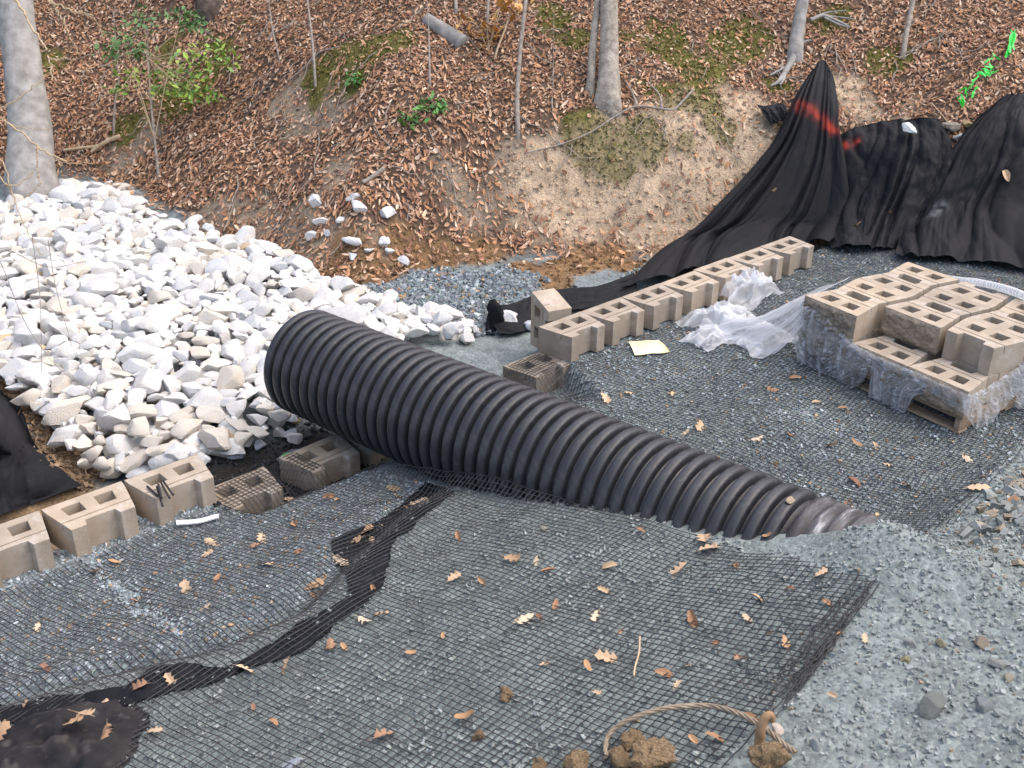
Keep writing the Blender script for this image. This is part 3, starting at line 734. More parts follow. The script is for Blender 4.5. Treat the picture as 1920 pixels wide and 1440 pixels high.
V, F = lathe([(-.0335, .311), (-.0305, .325), (-.0280, .340), (-.0235, .350), (-.016, .3545), (-.006, .356), (.006, .356), (.016, .3545), (.0235, .350), (.0280, .340), (.0305, .325), (.0335, .311)], 120)
RING = quad_mesh('corrugation_ring', V, F, MAT['pipe'])
for i in range(NR):
    o = link('corrugation_ring', RING, pipe); o.location = (-.372+i*RP, 0, 0)
V, F = lathe([(3.165, .313), (3.175, .335), (3.185, .350), (3.20, .355), (3.225, .355), (3.233, .342), (3.25, .338), (3.262, .350), (3.29, .353), (3.298, .338), (3.32, .335), (3.332, .349), (3.365, .351), (3.373, .336), (3.395, .334), (3.405, .348), (3.45, .347), (3.458, .333), (3.50, .332), (3.51, .344), (3.58, .343), (3.62, .322)], 128)
mcol, n_, l_, b_ = new_mat('dusty_coupler')
t_ = tex(n_, l_, 'Noise', 1.0, 'Object', Detail=8.0, Roughness=.7); mp_ = n_.new('ShaderNodeMapping'); mp_.inputs['Scale'].default_value = (26, 4, 4); l_.new(n_['Texture Coordinate'].outputs['Object'], mp_.inputs[0]); l_.new(mp_.outputs[0], t_.inputs['Vector']); r_ = ramp(n_, [(.46, (.038, .034, .034)), (.60, (.11, .108, .11)), (.70, (.42, .42, .43))]); l_.new(t_.outputs[0], r_.inputs[0]); l_.new(r_.outputs[0], b_.inputs['Base Color']); b_.inputs['Roughness'].default_value = .7
link('coupling_band', quad_mesh('coupling_band', V, F, mcol), pipe)

# ------------------------------------------------------------------ geogrid nets
def cover(x, y):
    z = np.full(np.shape(x), -9.0)
    for bx, by, bz, r, la in BASE:
        if bz > -.21: hx = BW/2
        else: hx = BW/2
        dx = np.maximum(np.abs(x-bx)-hx*.92, 0); dy = np.maximum(np.abs(y-(by-BD/2))-BD/2*.95, 0)
        z = np.maximum(z, bz+BH+.006-np.hypot(dx, dy)*1.5)
    return z
def lift_pipe(u, v):   # the net rides up a little against the pipe
    return .10*np.exp(-((np.abs(u)-.33)/.10)**2)*sstep(.4, .8, v)*sstep(2.2, 1.6, v)
def strip_lift(x, y):
    return .020*np.exp(-((y-np.interp(x, STEP[:, 0], STEP[:, 1]))/.16)**2)*sstep(-1.6, -1.8, x)
def net_height(x, y):
    g = ground(x, y); c = cover(x, y); u, v = lat(x, y)
    low = sstep(.0, .2, y-np.interp(x, STEP[:, 0], STEP[:, 1]))*sstep(-1.6, -1.9, x)
    h = .012+.008*low+.013*(1-.6*low)*fbm(x, y, 1.5, 101, 3)+.005*noise2(x*14, y*14, 5)+strip_lift(x, y)-.020*dust_line(x, y)
    c = np.where(y < -.02, c, -9)
    return np.maximum(g+h, c)+lift_pipe(u, v)
def net(name, us, vs, keep, label, warp=.02, seed=0, rot=0.0, hf=net_height, cell=.031, wid=.0025):
    e2 = PIPE_D[:2]/np.linalg.norm(PIPE_D[:2]); e1 = np.array([-e2[1], e2[0]])
    if rot:
        c_, s_ = math.cos(rot), math.sin(rot); R = np.array([[c_, -s_], [s_, c_]]); e1, e2 = R@e1, R@e2
    def plan(u, v):
        u = u+warp*fbm(u, v, 1.1, 200+seed, 2)+.004*noise2(u*9, v*9, seed); v = v+warp*fbm(u, v, 1.0, 230+seed, 2)+.004*noise2(u*9, v*9, seed+1)
        return PIPE_P[0]+u*e1[0]+v*e2[0], PIPE_P[1]+u*e1[1]+v*e2[1]
    VV, FF, off = [], [], 0
    for axis in (0, 1):
        A, B = (us, vs) if axis == 0 else (vs, us)
        a = np.arange(A[0], A[1], cell); b = np.arange(B[0], B[1], .04)
        Ag, Bg = np.meshgrid(a, b, indexing='ij')
        U, W = (Ag, Bg) if axis == 0 else (Bg, Ag)
        X, Y = plan(U, W); Z = hf(X, Y)
        k = keep(X, Y, U, W)
        P = np.stack([X, Y, Z], -1); k = k & in_view(P.reshape(-1, 3), 90).reshape(k.shape)
        T = np.gradient(P, axis=1); T[..., 2] = 0; T /= np.linalg.norm(T, axis=-1, keepdims=True)+1e-9
        S = np.stack([-T[..., 1], T[..., 0], np.zeros_like(X)], -1)*wid
        tri = np.stack([P-S, P+np.array((0, 0, .0028)), P+S], 2)      # (na, nb, 3, 3)
        na, nb = X.shape
        idx = (np.arange(na*nb*3)).reshape(na, nb, 3)
        ok = k[:, :-1] & k[:, 1:]
        for q in (0, 1):
            f = np.stack([idx[:, :-1, q], idx[:, 1:, q], idx[:, 1:, q+1], idx[:, :-1, q+1]], -1)[ok]
            FF.append(f+off)
        VV.append(tri.reshape(-1, 3)); off += na*nb*3
    V = np.vstack(VV); F = np.vstack(FF)
    used = np.unique(F); m = np.full(len(V), -1); m[used] = np.arange(len(used))
    me = mesh_np(name, V[used], m[F], MAT['net'], False)
    return tag(link(name, me), label, 'geogrid')
EDGE = hit([(1190, 965), (1330, 1012), (1450, 1045), (1645, 1095)]); eu, ev = lat(EDGE[:, 0], EDGE[:, 1])
def keep_left(x, y, u, v):
    ul = np.interp(v, [0, .25, .6, *ev], [-.42, -.42, -.32, *eu])
    vend = 3.62+.02*np.sin(u*7)
    return (u < ul) & (v < ev[-1]+.0*u) & (y < .0) & ~((y > -.27) & (x < -2.78))
net('geogrid_net', (-3.6, .6), (-.1, ev[-1]+.02), keep_left, 'black square mesh net spread over gravel between the short block row and cable', .035, 1)
def keep_right(x, y, u, v):
    edge = np.interp(x, [-1.2, -.6, .1, .7, 1.6, 4], [-3.05, -3.22, -3.40, -3.52, -3.62, -3.4])
    return (u > .42) & (y > edge) & (y < -.0) & (x < 4.9) & ~((x > -.02) & (x < 3.2) & (y > -.29))
net('geogrid_net', (.3, 6.2), (-.4, 3.6), keep_right, 'black square mesh net spread beneath the pallet and long block row', .035, 2, rot=.03)
# the doubled, rolled end of the foreground net
E2 = hit([(1645, 1095), (1600, 1165), (1550, 1235), (1500, 1300), (1462, 1352)])
parts = []
for k in range(22):
    q = spline(E2, 60); q[:, 0] += .012*noise2(np.linspace(0, 14, 60), np.full(60, k*3.1), 3)+.01*RS.randn(); q[:, 1] += abs(RS.randn())*.045+.014*noise2(np.linspace(0, 18, 60), np.full(60, k*1.7), 6)
    q[:, 2] = ground(q[:, 0], q[:, 1])+.008+.012*RS.rand()+.008*noise2(np.linspace(0, 20, 60), np.full(60, k*2.3), 9)
    i0 = RS.randint(0, 25); i1 = RS.randint(35, 61)
    parts.append(tube(q[i0:i1], .0022, 4, False))
V, F = merge(parts)
tag(link('net_hem', mesh_np('net_hem', V, F, MAT['net'])), 'bunched black strands along the cut end of the net', 'net edge')

# ------------------------------------------------------------------ black fabric
BLK = np.array((.0068, .0072, .0092))
def drape(name, rows, nu, nv, label, lift=.05, fold=(.02, 14, .5), seed=0, lifts=None, paint=None, cat='fabric', crumple=.012, hits=None):
    rows = [np.array(r, float) for r in rows]
    flat = np.vstack(rows); H = hit(flat) if hits is None else np.array(hits, float).reshape(-1, 3)
    k = rows[0].shape[0]
    H = H.reshape(len(rows), k, 3)
    if lifts is not None: H[..., 2] += np.array(lifts)
    G = patch(H, nu, nv); PX = patch(np.stack(rows), nu, nv)
    N = normals_of(G)
    uu = np.linspace(0, 1, nu)[:, None]*np.ones((1, nv)); vv = np.linspace(0, 1, nv)[None, :]*np.ones((nu, 1))
    amp, fr, dr = fold
    ph = vv*fr+dr*1.8*noise2(uu*1.6, vv*4+seed, seed)+.8*noise2(uu*.01, vv*5+seed, seed+2)+seed
    f = np.abs(np.sin(ph*math.pi))**.7
    f = f*(.35+.65*(.5+.5*noise2(uu*1.5+seed, vv*5, seed+3)))*np.minimum(1, .25+uu*1.3)
    f2 = np.abs(np.sin((vv*fr*1.7+dr*3.5*noise2(uu*2.4, vv*5+seed, seed+21))*math.pi))**.6*(.5+.5*noise2(uu*3+9, vv*6, seed+23))
    g = lift+amp*f+.22*amp*f2*np.minimum(1, uu*2)+crumple*fbm(uu*3, vv*4, 2.4, seed+9, 4)+.6*crumple*(1-np.abs(fbm(uu*2+vv, vv*2-uu, 2.0, seed+19, 3))*2)
    # never dip under the terrain
    G = G+N*g[..., None]
    if hits is None:
        gz = ground(G[..., 0], G[..., 1]); G[..., 2] = np.maximum(G[..., 2], gz+.012)
    col = np.tile(BLK, (nu*nv, 1))
    if paint:
        for pl, w, c, dens in paint:
            q = PX.reshape(-1, 2); best = np.full(len(q), 1e9)
            for a, b in zip(pl[:-1], pl[1:]):
                a = np.array(a, float); b = np.array(b, float); t = np.clip(((q-a)@(b-a))/((b-a)@(b-a)), 0, 1); best = np.minimum(best, np.linalg.norm(q-a-t[:, None]*(b-a), axis=1))
            m = np.exp(-(best/w)**2)*dens*(.55+.6*noise2(q[:, 0]*.12, q[:, 1]*.12, 4))
            m = np.clip(m, 0, 1)[:, None]; col = col*(1-m)+np.array(c)*m
    o = sheet(name, G, MAT['fabric'], .005, col); tag(o, label, cat); return o
drape('geotextile_sheet', [
    [(1526, 152), (1533, 145), (1541, 140), (1547, 143), (1550, 152)],
    [(1478, 228), (1503, 224), (1525, 222), (1546, 222), (1560, 228)],
    [(1424, 306), (1460, 313), (1500, 316), (1545, 316), (1580, 314)],
    [(1335, 397), (1390, 403), (1450, 405), (1520, 402), (1588, 392)],
    [(1245, 482), (1320, 470), (1400, 455), (1490, 440), (1574, 438)],
    [(1165, 560), (1270, 535), (1370, 505), (1470, 480), (1567, 470)]], 120, 150,
    'black fabric hung from a peak on the slope, streaked with red paint', .05, (.095, 5.5, .35), 2,
    lifts=[[.10]*5, [.06, .10, .14, .12, .06], [.03, .06, .10, .08, .05], [.0, .04, .06, .05, .03], [0, .03, .04, .03, .03], [0, .02, .02, .02, .02]],
    paint=[([(1497, 228), (1520, 243), (1548, 262), (1556, 268)], 9, (.34, .035, .02), .95)])
drape('geotextile_sheet', [
    [(1568, 262), (1620, 250), (1680, 243), (1730, 240), (1770, 236)],
    [(1570, 310), (1628, 303), (1680, 298), (1732, 296), (1780, 296)],
    [(1570, 370), (1625, 366), (1670, 360), (1718, 352), (1768, 345)],
    [(1562, 425), (1610, 425), (1650, 420), (1694, 412), (1742, 398)],
    [(1558, 474), (1600, 478), (1640, 474), (1668, 470), (1695, 455)]], 90, 100,
    'rumpled black fabric on the slope with a white stone on its top edge', .03, (.08, 3.0, .9), 5, crumple=.028,
    lifts=[[.02, .06, .05, .06, .02], [.03, .08, .10, .08, .04], [.02, .08, .09, .07, .03], [.0, .04, .05, .05, .02], [0, .01, .01, .01, .01]],
    paint=[([(1572, 282), (1585, 288), (1605, 284)], 7, (.34, .035, .02), .9)])
drape('geotextile_sheet', [
    [(1866, 203), (1886, 198), (1905, 196), (1935, 194), (2000, 190)],
    [(1792, 282), (1832, 272), (1872, 262), (1915, 256), (2000, 248)],
    [(1744, 368), (1790, 352), (1840, 340), (1895, 334), (2000, 328)],
    [(1698, 430), (1752, 424), (1802, 418), (1866, 414), (2000, 408)],
    [(1676, 490), (1740, 494), (1802, 498), (1872, 508), (2000, 520)]], 110, 120,
    'wide black fabric on the slope behind the pallet with a pale dust smear', .03, (.09, 3.4, .6), 8, crumple=.026,
    lifts=[[.05, .08, .08, .06, .02], [.03, .08, .10, .08, .04], [.02, .08, .09, .09, .03], [.0, .04, .05, .05, .02], [0, .01, .01, .01, .01]],
    paint=[([(1722, 408), (1745, 414), (1760, 406)], 10, (.36, .37, .38), .8)])
drape('geotextile_sheet', [
    [(1416, 208), (1432, 212), (1450, 208), (1462, 206)],
    [(1424, 226), (1440, 224), (1456, 220), (1470, 218)],
    [(1438, 246), (1452, 240), (1464, 236), (1476, 234)]], 30, 30,
    'small torn black fabric flap beside the painted fabric peak', .05, (.04, 2.2, .5), 4, lifts=[[.02]*4, [.04]*4, [.02]*4])
drape('geotextile_sheet', [
    [(912, 600), (960, 592), (1010, 572), (1060, 562), (1120, 556), (1185, 536)],
    [(922, 616), (968, 610), (1012, 586), (1062, 576), (1122, 566), (1190, 548)],
    [(935, 634), (978, 628), (1015, 602), (1066, 590), (1126, 578), (1196, 562)]], 40, 120,
    'low black fabric skirt trailing behind the long block row to the pouch', .03, (.02, 9, .6), 6, lifts=[[.10, .08, .08, .08, .08, .1], [.05]*6, [0.0]*6])
pc = hit1(925, 632)
vv = np.array([(0, 0, -.05), (-.02, .06, .02), (.02, .10, .22), (.06, .04, .21), (.13, .0, .05), (.18, -.03, -.03)])
pouch = []
for s_, h_ in ((0, 0), (.35, .9), (.7, 1.0), (1, .1)):
    row = [(pc[0]+a*1.0+.10*s_, pc[1]+b+.06*s_, pc[2]+max(c*h_, -.05)+.02) for a, b, c in vv]; pouch.append(row)
drape('geotextile_sheet', [[(0, 0)]*6]*4, 30, 40, 'folded black fabric pouch standing up beside the white stone', .0, (.015, 4, .5), 3, hits=pouch)
drape('geotextile_sheet', [
    [(-140, 715), (-60, 722), (-15, 735), (18, 752), (38, 772)],
    [(-140, 800), (-60, 800), (0, 808), (42, 820), (80, 850)],
    [(-140, 890), (-60, 885), (0, 888), (62, 890), (114, 897)],
    [(-140, 1010), (-60, 990), (0, 967), (70, 944), (148, 922)]], 80, 90,
    'black fabric draped down the cut soil bank behind the short block row', .02, (.05, 4, .4), 12)
# fabric lying open under the net
pairs = [((800, 908), (852, 925)), ((705, 983), (805, 965)), ((618, 1018), (748, 1012)), ((636, 1066), (722, 1068)), ((648, 1118), (684, 1130)), ((566, 1178), (616, 1192)),
         ((478, 1230), (500, 1246)), ((425, 1260), (432, 1276)), ((310, 1252), (345, 1298)), ((205, 1296), (245, 1328)), ((100, 1306), (125, 1350)), ((0, 1330), (0, 1362))]
def lerp(a, b, t): return (a[0]+(b[0]-a[0])*t, a[1]+(b[1]-a[1])*t)
def strip(pp, label, nu):
    rows = [[lerp(a, b, t) for t in (0, .33, .67, 1)] for a, b in pp]
    H = hit(np.vstack(rows)).reshape(len(rows), 4, 3); G = patch(H, nu, 26)
    ed = np.abs(np.linspace(-1, 1, 26))[None, :]**3; dn_ = .055*fbm(G[..., 0], G[..., 1], 5, 71, 3)*ed; tv = np.gradient(G, axis=1); tv /= np.linalg.norm(tv, axis=-1, keepdims=True)+1e-9
    G = G+tv*dn_[..., None]
    G[..., 2] = ground(G[..., 0], G[..., 1])+.010+.016*np.abs(fbm(G[..., 0], G[..., 1], 9, 77, 3)); o = sheet('geotextile_strip', G, MAT['fabric'], .004, np.tile(BLK, (nu*26, 1))); return tag(o, label, 'fabric')
strip(pairs[:6], 'black fabric strip showing through the net beside the pipe', 90)
strip(pairs[5:8], 'narrow black fabric fold showing through the net with a leaf pile', 50)
strip(pairs[7:], 'ragged black fabric strip under the net beside the dusty black bag', 90)
# bag of soil at the frame's corner
bc = hit1(70, 1440); nu, nv = 110, 150
th = np.linspace(0, 2*np.pi, nv)[None, :]; rr_ = np.linspace(0, 1, nu)[:, None]
bx = bc[0]+.46*rr_*np.cos(th)-.02; by = bc[1]-.0+.34*rr_*np.sin(th)
bz = ground(bx, by)-.02+.11*np.sqrt(np.clip(1-rr_**1.8, 0, 1))*(1+.7*fbm(bx, by, 3.4, 17, 3))+.045*(1-np.abs(fbm(bx, by, 4.5, 19, 3))*2.2)*(1-rr_**2)+.016*fbm(bx, by, 16, 23, 3)
mb = m_fabric(); mb.name = 'dusty_black_fabric'
V = np.stack([bx, by, bz], -1)
dn = np.clip(.35+1.1*fbm(bx, by, 5, 27, 3)+1.2*np.clip(fbm(bx, by, 26, 29, 2)-.25, 0, 1)*3, 0, 3).reshape(-1, 1)
me = mesh_np('soil_bag', V.reshape(-1, 3), grid_faces(nu, nv), MAT['fabric'], True, BLK*np.clip(1-dn, 0, 1)*1.6+np.array((.026, .023, .022))*dn)
tag(link('soil_bag', me), 'dusty black fabric bag lying at the net edge with brown leaves on it', 'bag')

# ------------------------------------------------------------------ pallet of blocks
PA = np.array([-.1008, -.9949]); PB = np.array([.9949, -.1008]); PO = np.array([1.338, -1.395])     # across, deep, front corner
PROT = math.atan2(PB[1], PB[0])
def pal(a, b, z): return np.array([PO[0]+PA[0]*a+PB[0]*b, PO[1]+PA[1]*a+PB[1]*b, z])
def box_mesh(name, sx, sy, sz, mat, bev=.004):
    bm = bmesh.new(); bmesh.ops.create_cube(bm, size=1); bmesh.ops.scale(bm, vec=(sx, sy, sz), verts=bm.verts)
    bmesh.ops.bevel(bm, geom=bm.edges[:], offset=bev, segments=1, affect='EDGES'); me = bpy.data.meshes.new(name); bm.to_mesh(me); bm.free(); me.materials.append(mat); return me
PZ = .010
pallet = empty('wooden_pallet', (PO[0], PO[1], PZ), (0, 0, PROT)); tag(pallet, 'weathered wooden pallet under the stacked wall blocks', 'pallet')
WID, DEP = 1.37, 1.22
ms = box_mesh('stringer', DEP-.02, .04, .085, MAT['wood']); mb1 = box_mesh('deck_board', .10, WID-.02, .017, MAT['wood'])
for a in (.035, WID/2, WID-.035):
    o = link('stringer', ms, pallet); o.location = (DEP/2, -a, .017+.0425)
for k in range(7):
    o = link('deck_board', mb1, pallet); o.location = (.06+k*(DEP-.12)/6, -WID/2, .017+.085+.0085)
for k in (0, 3, 6):
    o = link('deck_board', mb1, pallet); o.location = (.06+k*(DEP-.12)/6, -WID/2, .0085)
BZ = PZ+.119
# pattern: towards=True means rough face to the torn front of the wrap (-x)
cols = ['nearest the long row', 'in the middle', 'nearest the dust heap']
def pal_block(c, p, layer, towards, skew=0.0):
    a = BW*(c+.5); b = BD*p
    loc = pal(a, b if towards else b+BD, BZ+layer*(BH+.002))
    rz = PROT+(math.pi/2 if towards else -math.pi/2)+skew
    la = 'stacked block on the pallet, %s layer, %s from torn film, column %s' % ('upper' if layer else 'lower', ORD[p], cols[c])
    block(la, tuple(loc), rz, group='blocks stacked on the pallet')
for c in range(3):
    for p, tw in enumerate((True, False, True, False)):
        pal_block(c, p, 0, tw, .008*rb.randn())
for p, tw in enumerate((True, False, True, False)): pal_block(0, p, 1, tw, .012*rb.randn())
for p, tw in ((1, True), (2, False), (3, True)): pal_block(1, p, 1, tw, .012*rb.randn())
for p, tw in ((1, False), (2, True), (3, False)): pal_block(2, p, 1, tw, .012*rb.randn())

# ------------------------------------------------------------------ stretch film
def zp(x, y): return (1480+x/4.114, 470+y/4.114)
def on_plane(pts, P0, n):
    p = np.array(pts, float); d = ray(p[:, 0], p[:, 1]); t = ((P0-CAM)@n)/(d@n); return CAM+d*t[:, None]
NF = np.array([-PB[0], -PB[1], 0]); NS = np.array([PA[0], PA[1], 0])
FRONT = pal(0, -.03, 0); SIDE = pal(WID+.03, 0, 0)
FILM = 'stretch_film'
def film(rows3, nu, nv, label, amp=.012, seed=0, fold=5, mat='wrap'):
    G = patch(np.array(rows3), nu, nv); N = normals_of(G)
    uu = np.linspace(0, 1, nu)[:, None]*np.ones((1, nv)); vv = np.linspace(0, 1, nv)[None, :]*np.ones((nu, 1))
    g = amp*(np.sin((vv*fold+.4*noise2(uu*2, vv*4, seed))*2*math.pi)*.7+1.3*fbm(uu*3, vv*6, 1.6, seed, 3))
    G = G+N*g[..., None]
    # frayed outline
    G[-1] += (RS.normal(size=(nv, 3))*.003)
    gz = ground(G[..., 0], G[..., 1]); G[..., 2] = np.maximum(G[..., 2], gz+.015)
    col = np.stack([uu, vv+seed*.37, np.zeros_like(uu)], -1).reshape(-1, 3)
    o = link(FILM, mesh_np(FILM, G.reshape(-1, 3), grid_faces(nu, nv), MAT[mat], True, col)); return tag(o, label, 'plastic film')
def fp(*pts): return on_plane([zp(*p) for p in pts], FRONT, NF)
film([fp((95, 415), (180, 450), (330, 560), (480, 700), (640, 850)), fp((50, 520), (150, 600), (300, 720), (440, 810), (620, 900)),
      fp((30, 650), (140, 760), (280, 860), (420, 920), (600, 945)), fp((60, 850), (150, 930), (280, 1000), (430, 1020), (590, 970)), fp((160, 1000), (230, 1100), (330, 1165), (440, 1100), (570, 1010))],
     60, 70, 'torn clear film hanging in a lobe from the pallet corner', .022, 1, 3)
film([fp((600, 830), (720, 900), (860, 960), (1000, 1000), (1080, 1040)), fp((630, 930), (700, 950), (800, 1010), (920, 1060), (1040, 1090)), fp((610, 1100), (680, 1130), (760, 1120), (880, 1110), (1000, 1110)),
      fp((610, 1230), (690, 1290), (760, 1270), (860, 1210), (950, 1140)), fp((650, 1330), (720, 1400), (770, 1410), (830, 1395), (880, 1270))],
     60, 60, 'torn clear film tongue drooping to the net below the pallet', .012, 2, 3, 'wrap2')
film([fp((400, 660), (640, 800), (900, 905), (1130, 1010), (1385, 1115)), fp((410, 690), (650, 830), (905, 940), (1132, 1050), (1384, 1170)), fp((430, 740), (660, 870), (920, 985), (1140, 1125), (1380, 1285))],
     50, 90, 'clear film band stretched across the front of the lower blocks', .006, 3, 3)
def sp(*pts): return on_plane([zp(*p) for p in pts], SIDE, NS)
film([sp((1380, 1115), (1480, 1080), (1600, 1010), (1720, 930), (1850, 850)), sp((1380, 1180), (1480, 1150), (1610, 1080), (1730, 1000), (1850, 920)), sp((1375, 1240), (1480, 1230), (1620, 1150), (1740, 1070), (1850, 990)), sp((1370, 1290), (1470, 1390), (1600, 1260), (1750, 1110), (1850, 1060))],
     50, 70, 'clear film flared out along the pallet side toward the heap', .014, 4, 4)
film([sp((1700, 960), (1780, 900), (1860, 830), (1950, 780)), sp((1740, 1060), (1800, 1030), (1870, 990), (1960, 930)), sp((1750, 1180), (1800, 1200), (1870, 1180), (1960, 1150)), sp((1790, 1290), (1820, 1340), (1870, 1320), (1960, 1290))], 40, 40,
     'loose clear film tail crumpled beside the pallet side', .03, 7, 4)
T0 = pal(WID*.55, DEP+.02, BZ+2*BH+.03); T1 = pal(WID*.9, DEP*.78, BZ+2*BH+.06)
tw = spline(np.array([pal(.30, DEP+.03, BZ+2*BH-.05), pal(.62, DEP+.03, BZ+2*BH+.02), pal(.98, DEP-.02, BZ+2*BH+.05), pal(1.22, DEP*.80, BZ+2*BH+.06), pal(1.42, DEP*.60, BZ+2*BH-.03), pal(1.50, DEP*.45, BZ+BH*1.2)]), 60)
Vt, Ft = tube(tw, .022+.03*np.abs(noise2(np.linspace(0, 9, 60), np.zeros(60), 3)), 14, False, .9, 5)
ca = np.stack([Vt[:, 0]*3, Vt[:, 1]*9, Vt[:, 2]*9], -1)
tag(link(FILM, mesh_np(FILM, Vt, Ft, MAT['wrap2'], True, ca)), 'twisted rope of clear film along the far top edge of the stack', 'plastic film')
# sheet pulled from the pallet corner down to the crumpled heap
c0 = pal(.0, -.02, BZ+2*BH+.01); c1 = pal(-.01, .55, BZ+2*BH+.015)
H1 = hit([(1470, 600), (1430, 640), (1420, 665), (1460, 690), (1490, 680)]); H2 = hit([(1360, 560), (1340, 610), (1340, 650), (1400, 670), (1450, 695)])
film([[c1, pal(-.02, .3, BZ+2*BH), c0, pal(.02, -.03, BZ+BH*1.5), pal(.05, -.04, BZ+BH)],
      [pal(-.16, .3, .40), pal(-.16, .12, .42), pal(-.13, -.03, .40), pal(-.08, -.05, .30), pal(-.02, -.06, .20)],
      [pal(-.42, .15, .16), pal(-.42, .0, .22), pal(-.36, -.10, .20), pal(-.25, -.12, .12), pal(-.10, -.10, .07)],
      [pal(-.72, .10, .03), pal(-.72, -.05, .07), pal(-.62, -.17, .05), pal(-.45, -.2, .03), pal(-.2, -.16, .02)]], 70, 70, 'clear film sheet stretched from the pallet corner to the crumpled heap', .016, 5, 3, 'wrap2')
rf = np.random.RandomState(8)
def crumple_sheet(c, sx, sy, h, seed, label):
    nu, nv = 56, 56
    u = np.linspace(-1, 1, nu)[:, None]*np.ones((1, nv)); v = np.linspace(-1, 1, nv)[None, :]*np.ones((nu, 1))
    r = np.sqrt(u*u+v*v)
    x = c[0]+sx*(u+.25*fbm(u, v, 1.6, seed, 3)); y = c[1]+sy*(v+.25*fbm(u, v, 1.6, seed+4, 3))
    rid = 1-np.abs(fbm(u*1.0+.7*v, v*2.2-.5*u, 1.1, seed+8, 3))*1.7; rid2 = 1-np.abs(fbm(u*2+v, v*.8, 2.2, seed+12, 2))*1.3
    z = ground(x, y)+.02+h*np.clip(1.05-r*r*.75, .02, 1)*np.clip(.25+.65*rid*(.5+.5*rid2), 0, 1.2)
    col = np.stack([u*.9, v*.16+seed, u*0], -1).reshape(-1, 3)
    o = link(FILM, mesh_np(FILM, np.stack([x, y, z], -1).reshape(-1, 3), grid_faces(nu, nv), MAT['wrap2'], True, col)); return tag(o, label, 'plastic film')
for (a, b, sx, sy, h, sd_, la) in [(1350, 610, .27, .25, .22, 31, 'crumpled clear film heap lying between the long block row and pallet'), (1400, 560, .30, .20, .30, 41, 'clear film bunched up against the long block row'),
                                   (1330, 640, .20, .16, .12, 51, 'flattened clear film edge of the heap lying on the net'), (1425, 645, .26, .20, .14, 61, 'billowing clear film fold between the heap and the pallet corner')]:
    P = hit1(a, b); crumple_sheet(P, sx, sy, h, sd_, la)

# ------------------------------------------------------------------ small things on the terrace
P = hit([(1178, 646), (1236, 643), (1256, 664), (1190, 670)]); R = np.array([[P[0], (P[0]+P[1])/2+(0, 0, .012), P[1]], [(P[0]+P[3])/2, P.mean(0)+(0, 0, .022), (P[1]+P[2])/2], [P[3], (P[3]+P[2])/2+(0, 0, .008), P[2]]])
G = patch(R, 16, 16); G[..., 2] = np.maximum(G[..., 2], ground(G[..., 0], G[..., 1])+.022)+.012*fbm(G[..., 0], G[..., 1], 6, 3, 2)
tag(sheet('paper_envelope', G, MAT['paper'], .003), 'yellow paper envelope lying on the net beside the long block row', 'envelope')
P = hit([(331, 984), (372, 981), (411, 971)]); Q = hit([(332, 992), (373, 988), (412, 978)]); G = patch(np.array([P, Q]), 6, 16); G[..., 2] = ground(G[..., 0], G[..., 1])+.03
tag(sheet('plastic_strip', G, MAT['white'], .006), 'narrow white plastic strip lying on the net below the pinned block', 'strip')
for k, (a, b) in enumerate([((276, 912), (296, 930)), ((294, 912), (305, 949)), ((302, 905), (318, 934)), ((306, 902), (325, 928)), ((297, 908), (303, 934))]):
    zt = LZ+BH+.012+.006*k; pa = on_plane([a, b], np.array((0, 0, zt)), np.array((0, 0, 1.0)))
    V, F = tube(np.array([pa[0], pa[1]]), .0062, 10)
    tag(link('metal_pin', quad_mesh('metal_pin', V, F, MAT['pin'])), 'short dark metal pin lying on the pinned wall block', 'pin', 'pins on the wall block')
# wire rope sling and hook
ctl = [(1136, 1425), (1138, 1385), (1165, 1357), (1215, 1336), (1270, 1325), (1335, 1324), (1385, 1338), (1430, 1362), (1465, 1392), (1492, 1412)]
off_ = np.array([0, 14, 30, 42, 46, 40, 32, 22, 10, 0]); H0 = hit([(a, b+o_) for (a, b), o_ in zip(ctl, off_)]); H = np.array([depth_pt(a, b, (h_-CAM)@FW) for (a, b), h_ in zip(ctl, H0)])
C0 = spline(H, 150); T = np.gradient(C0, axis=0); T /= np.linalg.norm(T, axis=1, keepdims=True); U = np.cross(T, [0, 0, 1.0]); U /= np.linalg.norm(U, axis=1, keepdims=True); W = np.cross(T, U)
rope = empty('wire_rope', tuple(H[0])); tag(rope, 'frayed tan wire rope arching over the net end beside the clay clods', 'cable')
s_ = np.linspace(0, 1, 150)
for k in range(4):
    ph = s_*40+k*math.pi/2; Pk = C0+((.0046+.002*s_)*np.cos(ph))[:, None]*U+((.0046+.002*s_)*np.sin(ph))[:, None]*W
    V, F = tube(Pk-H[0], .0044, 7); link('strand', quad_mesh('strand', V, F, MAT['steel']), rope)
H = hit([(1420, 1412)]*1)[0]; hp = [depth_pt(a, b, (H-CAM)@FW-dz) for a, b, dz in ((1422, 1425, .0), (1424, 1396, .0), (1427, 1368, .02), (1434, 1347, .03), (1444, 1341, .03), (1449, 1350, .02))]
V, F = tube(spline(np.array(hp), 50), np.linspace(.017, .012, 50), 12, True, .12, 4)
tag(link('steel_hook', quad_mesh('steel_hook', V, F, MAT['rust'])), 'rusty bent steel hook standing beside the wire rope', 'hook')
